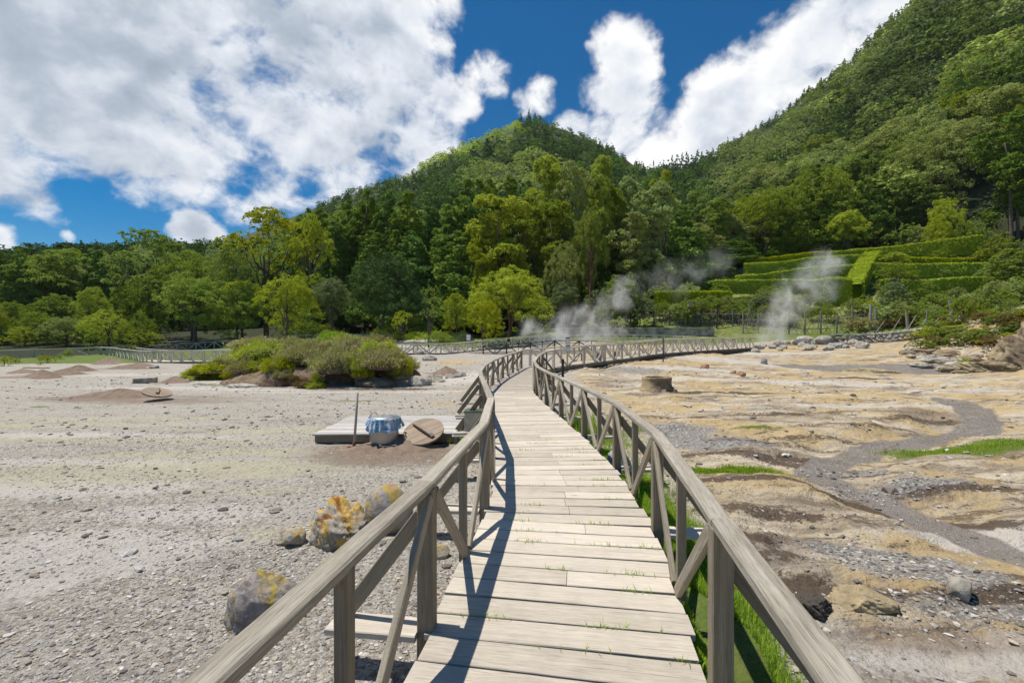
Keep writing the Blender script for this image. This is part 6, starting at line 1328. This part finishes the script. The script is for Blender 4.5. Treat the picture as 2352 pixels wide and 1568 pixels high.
PALE = [(.46, .42, .37), (.41, .37, .32), (.35, .31, .26), (.56, .53, .49), (.30, .28, .27), (.17, .155, .145), (.42, .36, .27), (.47, .44, .40), (.24, .20, .17), (.33, .32, .32)]
DARKP = [(.12, .105, .09), (.18, .15, .12), (.24, .20, .16), (.15, .14, .14), (.30, .26, .2)]
def reg_left(lo, hi, a0=-62, a1=4, bias=0):
    def f(rg, n):
        r = np.sqrt(rg.uniform(lo*lo, hi*hi, n*2)); a = np.radians(rg.uniform(a0, a1, n*2)); x = r*np.sin(a); y = r*np.cos(a)
        edge = np.interp(y, [0, 1.1, 2.7, 4.8, 6.7, 9, 14, 30], [-.9, -.8, -.5, -.25, -.28, -.5, -.9, .5]); k = (x < edge-.02)
        sb = blob(x, y, [(900, 1040, 1.6, .9, 1)]); pt_ = fbm(x*.55+3, y*1.1, 3, 77)*2+.25*np.clip((4.5-r)/3, 0, 1)
        k &= (rg.uniform(size=len(x)) > sb*.92) & (rg.uniform(-.6, .35, len(x)) < pt_+bias) & ~((x > -3.95) & (x < -.5) & (y > 8.7) & (y < 11.1))
        return x[k][:n], y[k][:n]
    return f
stones('gravel', 36000, reg_left(1.5, 5.2, bias=.15), .0035, .020, PALE, 1); stones('gravel', 26000, reg_left(5.2, 13, bias=-.05), .005, .022, PALE[:5]+PALE[6:8], 2); stones('gravel', 6000, reg_left(12, 34, bias=-.1), .010, .06, PALE+DARKP, 3)
stones('stones', 900, reg_left(3.5, 16, bias=.3), .010, .045, DARKP, 4); stones('stones', 350, reg_left(1.8, 9, bias=.5), .018, .06, PALE, 5)
def reg_right(lo, hi, thr):
    def f(rg, n):
        r = np.sqrt(rg.uniform(lo*lo, hi*hi, n*3)); a = np.radians(rg.uniform(8, 64, n*3)); x = r*np.sin(a); y = r*np.cos(a)
        e = np.interp(y, [0, 1.1, 2.2, 4.2, 6.3, 8.4, 13, 30], [.8, .9, 1.05, 1.4, 1.5, 1.4, 1.0, 4]); k = x > e+.45
        gb = blob(x, y, [(1620, 1010, 1.6, .55, 1), (1540, 990, 1.2, .8, .85), (1700, 1030, 1.4, .4, .8), (2010, 1270, .75, .25, 1, 0, -25), (2120, 1320, .9, .3, .9, 0, -30), (2250, 1400, 1.4, .4, .8), (2060, 1120, 1.2, .25, .8), (1990, 1075, 1.2, .3, .7), (1760, 945, 2.5, .3, .6), (1500, 870, 2.0, 1.5, .6)])
        k &= rg.uniform(size=len(x)) < np.maximum(gb*1.1, thr)
        return x[k][:n], y[k][:n]
    return f
stones('gravel', 9000, reg_right(1.8, 9, .10), .006, .030, PALE+DARKP, 6); stones('gravel', 6000, reg_right(8, 28, .10), .010, .055, PALE+DARKP, 7); stones('stones', 300, reg_right(3, 30, .5), .03, .12, PALE+DARKP, 8)
# ------------------------------------------------------------------ grass
def blades(name, xs, ys, h0, hh, seed, z=None, spread=.35):
    rg = np.random.default_rng(seed); k = len(xs); z = Ht(xs, ys) if z is None else z; a = rg.uniform(0, 6.28, k); l = hh*rg.uniform(.4, 1.3, k); w_ = rg.uniform(.0022, .0042, k)*h0
    dx, dy = np.cos(a), np.sin(a); b = rg.uniform(.1, 1, k)*spread*l; p0 = np.stack([xs, ys, z-.01], 1); mid = p0+np.stack([dx*b*.35, dy*b*.35, l*.6], 1); tip = p0+np.stack([dx*b, dy*b, l*rg.uniform(.75, 1, k)], 1)
    s_ = np.stack([-dy*w_, dx*w_, 0*w_], 1); V = np.stack([p0-s_, p0+s_, mid+s_*.8, mid-s_*.8, tip], 1).reshape(-1, 3); i = np.arange(k)[:, None]*5
    Fa = np.concatenate([i+np.array([[0, 1, 2, 3]]), i+np.array([[3, 2, 4, 4]])]);
    Fq = i+np.array([[0, 1, 2, 3]]); Ft = i+np.array([[3, 2, 4]])
    me = bpy.data.meshes.new(name); fl = np.concatenate([Fq.ravel(), Ft.ravel()]).astype(np.int32); me.vertices.add(len(V)); me.vertices.foreach_set('co', V.astype(np.float32).ravel()); me.loops.add(len(fl)); me.loops.foreach_set('vertex_index', fl)
    me.polygons.add(2*k); me.polygons.foreach_set('loop_start', np.concatenate([np.arange(k)*4, 4*k+np.arange(k)*3]).astype(np.int32)); me.update(calc_edges=True)
    t_ = np.repeat(rg.uniform(0, 1, k), 5); a_ = me.color_attributes.new('tint', 'FLOAT_COLOR', 'POINT'); a_.data.foreach_set('color', np.stack([t_, t_, t_, t_*0+1], 1).astype(np.float32).ravel())
    o = link(name, me, None, FO['grass']); tag(o, kind='stuff')
rg = np.random.default_rng(12)
ys = 8.6*rg.uniform(.25, 1, 150000)**1.7; off = np.abs(rg.normal(size=150000))*.25; e = np.interp(ys, [.3, 1.14, 2.18, 3.2, 4.24, 5.23, 6.3, 7.4, 8.4], [.80, .86, .97, 1.15, 1.31, 1.37, 1.405, 1.36, 1.28]); xs = e+.02+off
den = vn(xs*2.2, ys*1.6, 5)+.45*np.exp(-(off/.2)**2); k = den > .36; blades('grass', xs[k], ys[k], 1.0, .075, 1)
xs2, ys2 = [], []
for px, py, rx, ry, n in [(1640, 1092, .55, .15, 3000), (1705, 1097, .55, .10, 1800), (1100, 1010, .3, .3, 700), (1035, 1003, .16, .2, 1500), (1060, 1055, .2, .25, 900), (1130, 1080, .08, .6, 900), (1310, 960, .3, .8, 1200), (1400, 1010, .7, .6, 2500), (2230, 1028, 1.6, .35, 3000)]:
    gx_, gy_ = G(px, py); xs2.append(gx_+rg.normal(size=n)*rx*.55); ys2.append(gy_+rg.normal(size=n)*ry*.55)
blades('grass', np.concatenate(xs2), np.concatenate(ys2), 1.3, .06, 2)
gx_, gy_ = G(1325, 985); n = 500; tx = gx_+rg.normal(size=n)*.22+.1; ty = gy_+rg.normal(size=n)*.6; blades('long_grass', tx, ty, 3.2, .38, 3); n = 260
gx_, gy_ = G(1040, 1012); blades('long_grass', gx_+rg.normal(size=n)*.13, gy_+rg.normal(size=n)*.1, 2.6, .2, 4)
# blades growing up between the boards
xs3, ys3, zs3 = [], [], []
s = .1; 
while s < 7.5:
    sj = s+pitch*.5; p = cen.at(sj); t_ = (cen.tan(sj)+cen.tan(sj-.5)+cen.tan(sj+.5)).normalized(); n_v = Vector((-t_.y, t_.x, 0))
    for c_ in range(rg.integers(0, 4)):
        cc = rg.choice([-.72, -.55, -.3, -.1, .1, .35]) if rg.random() < .8 else .5; m_ = rg.integers(14, 70); lat = cc*.95+rg.normal(size=m_)*.10
        lat = np.clip(lat, -.8, .7); xs3 += list(p.x+n_v.x*lat); ys3 += list(p.y+n_v.y*lat+rg.normal(size=m_)*.002); zs3 += [zd(p.y)-.03]*m_
    s += pitch
blades('grass', np.array(xs3), np.array(ys3), .9, .075, 6, np.array(zs3), .9)
# ------------------------------------------------------------------ steam
def steam(name, bl, label, dens, seed=0, sc=.55):
    """bl: (px, py, Z, radius m)"""
    P = [(Vector(W(px, py, Z)), r) for px, py, Z, r in bl]; lo = [min(p[i]-r-.6 for p, r in P) for i in range(3)]; hi = [max(p[i]+r+.6 for p, r in P) for i in range(3)]
    mb = MB(); mb.v = [Vector((x, y, z)) for x in (lo[0], hi[0]) for y in (lo[1], hi[1]) for z in (lo[2], hi[2])]
    for f_ in ((0, 1, 3, 2), (4, 6, 7, 5), (0, 4, 5, 1), (2, 3, 7, 6), (0, 2, 6, 4), (1, 5, 7, 3)): mb.face(list(f_), [(0, 0)]*4)
    m, t = mat(name+'_volume'); oc = t.add('ShaderNodeTexCoord').outputs['Object']
    wv = t.vm('SCALE', t.vm('SUBTRACT', t.noise(oc, sc*.9, 5, .65, 0, 'Color'), (.5, .5, .5))); wv.node.inputs['Scale'].default_value = 3.2
    wc_ = t.vm('ADD', oc, wv); acc = None
    for p, r in P:
        d = t.add('ShaderNodeVectorMath', {0: wc_, 1: tuple(p)}, operation='DISTANCE').outputs['Value']; v = t.m('SUBTRACT', 1.0, t.m('DIVIDE', d, r))
        acc = v if acc is None else t.add('ShaderNodeMath', {0: acc, 1: v, 2: .1}, operation='SMOOTH_MAX').outputs[0]
    n = t.noise(t.add('ShaderNodeMapping', {'Vector': wc_, 'Scale': (1.25, 1, .75), 'Rotation': (0, R_(-28), 0)}).outputs[0], sc, 5, .62)
    dn = t.m('MULTIPLY', t.m('MULTIPLY', t.ramp(acc, .05, .95), t.ramp(n, .40, .74)), dens)
    out(t, t.add('ShaderNodeVolumePrincipled', {'Color': (.97, .97, .98, 1), 'Density': dn, 'Anisotropy': 0.0}).outputs[0], True)
    o = mb.build(name, m); tag(o, label, kind='stuff'); return o
steam('steam', [(1790, 782, 46, 2.6), (1775, 762, 46, 2.4), (1790, 735, 46, 2.4), (1800, 705, 46, 2.6), (1830, 672, 46, 2.8), (1870, 640, 46, 2.6), (1905, 610, 46, 2.2), (1895, 660, 46, 2.2)], 'steam plume rising from the right vent', 1.0, 1)
steam('steam', [(1230, 772, 47, 2.2), (1215, 752, 47, 1.5), (1290, 770, 47, 3.0), (1340, 765, 47, 3.2), (1310, 738, 47, 2.2), (1350, 735, 47, 2.6), (1390, 715, 47, 2.2), (1420, 690, 47, 2.0), (1445, 655, 47, 1.6), (1400, 760, 47, 2.6)], 'steam drifting up behind the dark railing in the centre', .8, 2)
steam('steam', [(1480, 655, 57, 2.6), (1530, 635, 57, 2.8), (1590, 620, 57, 3.0), (1650, 600, 57, 2.8), (1560, 655, 57, 2.4)], 'thin veil of steam in front of the dark wood', .24, 3)
HZ = MB(); HZ.v = [Vector((x, y, z)) for x in (-650, 650) for y in (-650, 900) for z in (-9, 330)]
for f_ in ((0, 1, 3, 2), (4, 6, 7, 5), (0, 4, 5, 1), (2, 3, 7, 6), (0, 2, 6, 4), (1, 5, 7, 3)): HZ.face(list(f_), [(0, 0)]*4)
m, t = mat('haze_air'); out(t, t.add('ShaderNodeVolumePrincipled', {'Color': (.82, .9, 1, 1), 'Density': .00007, 'Anisotropy': .2}).outputs[0], True)
tag(HZ.build('haze', m), kind='stuff')
S.cycles.volume_step_rate = 1.0; S.cycles.volume_max_steps = 128; S.cycles.volume_bounces = 3
S.cycles.transparent_max_bounces = 12
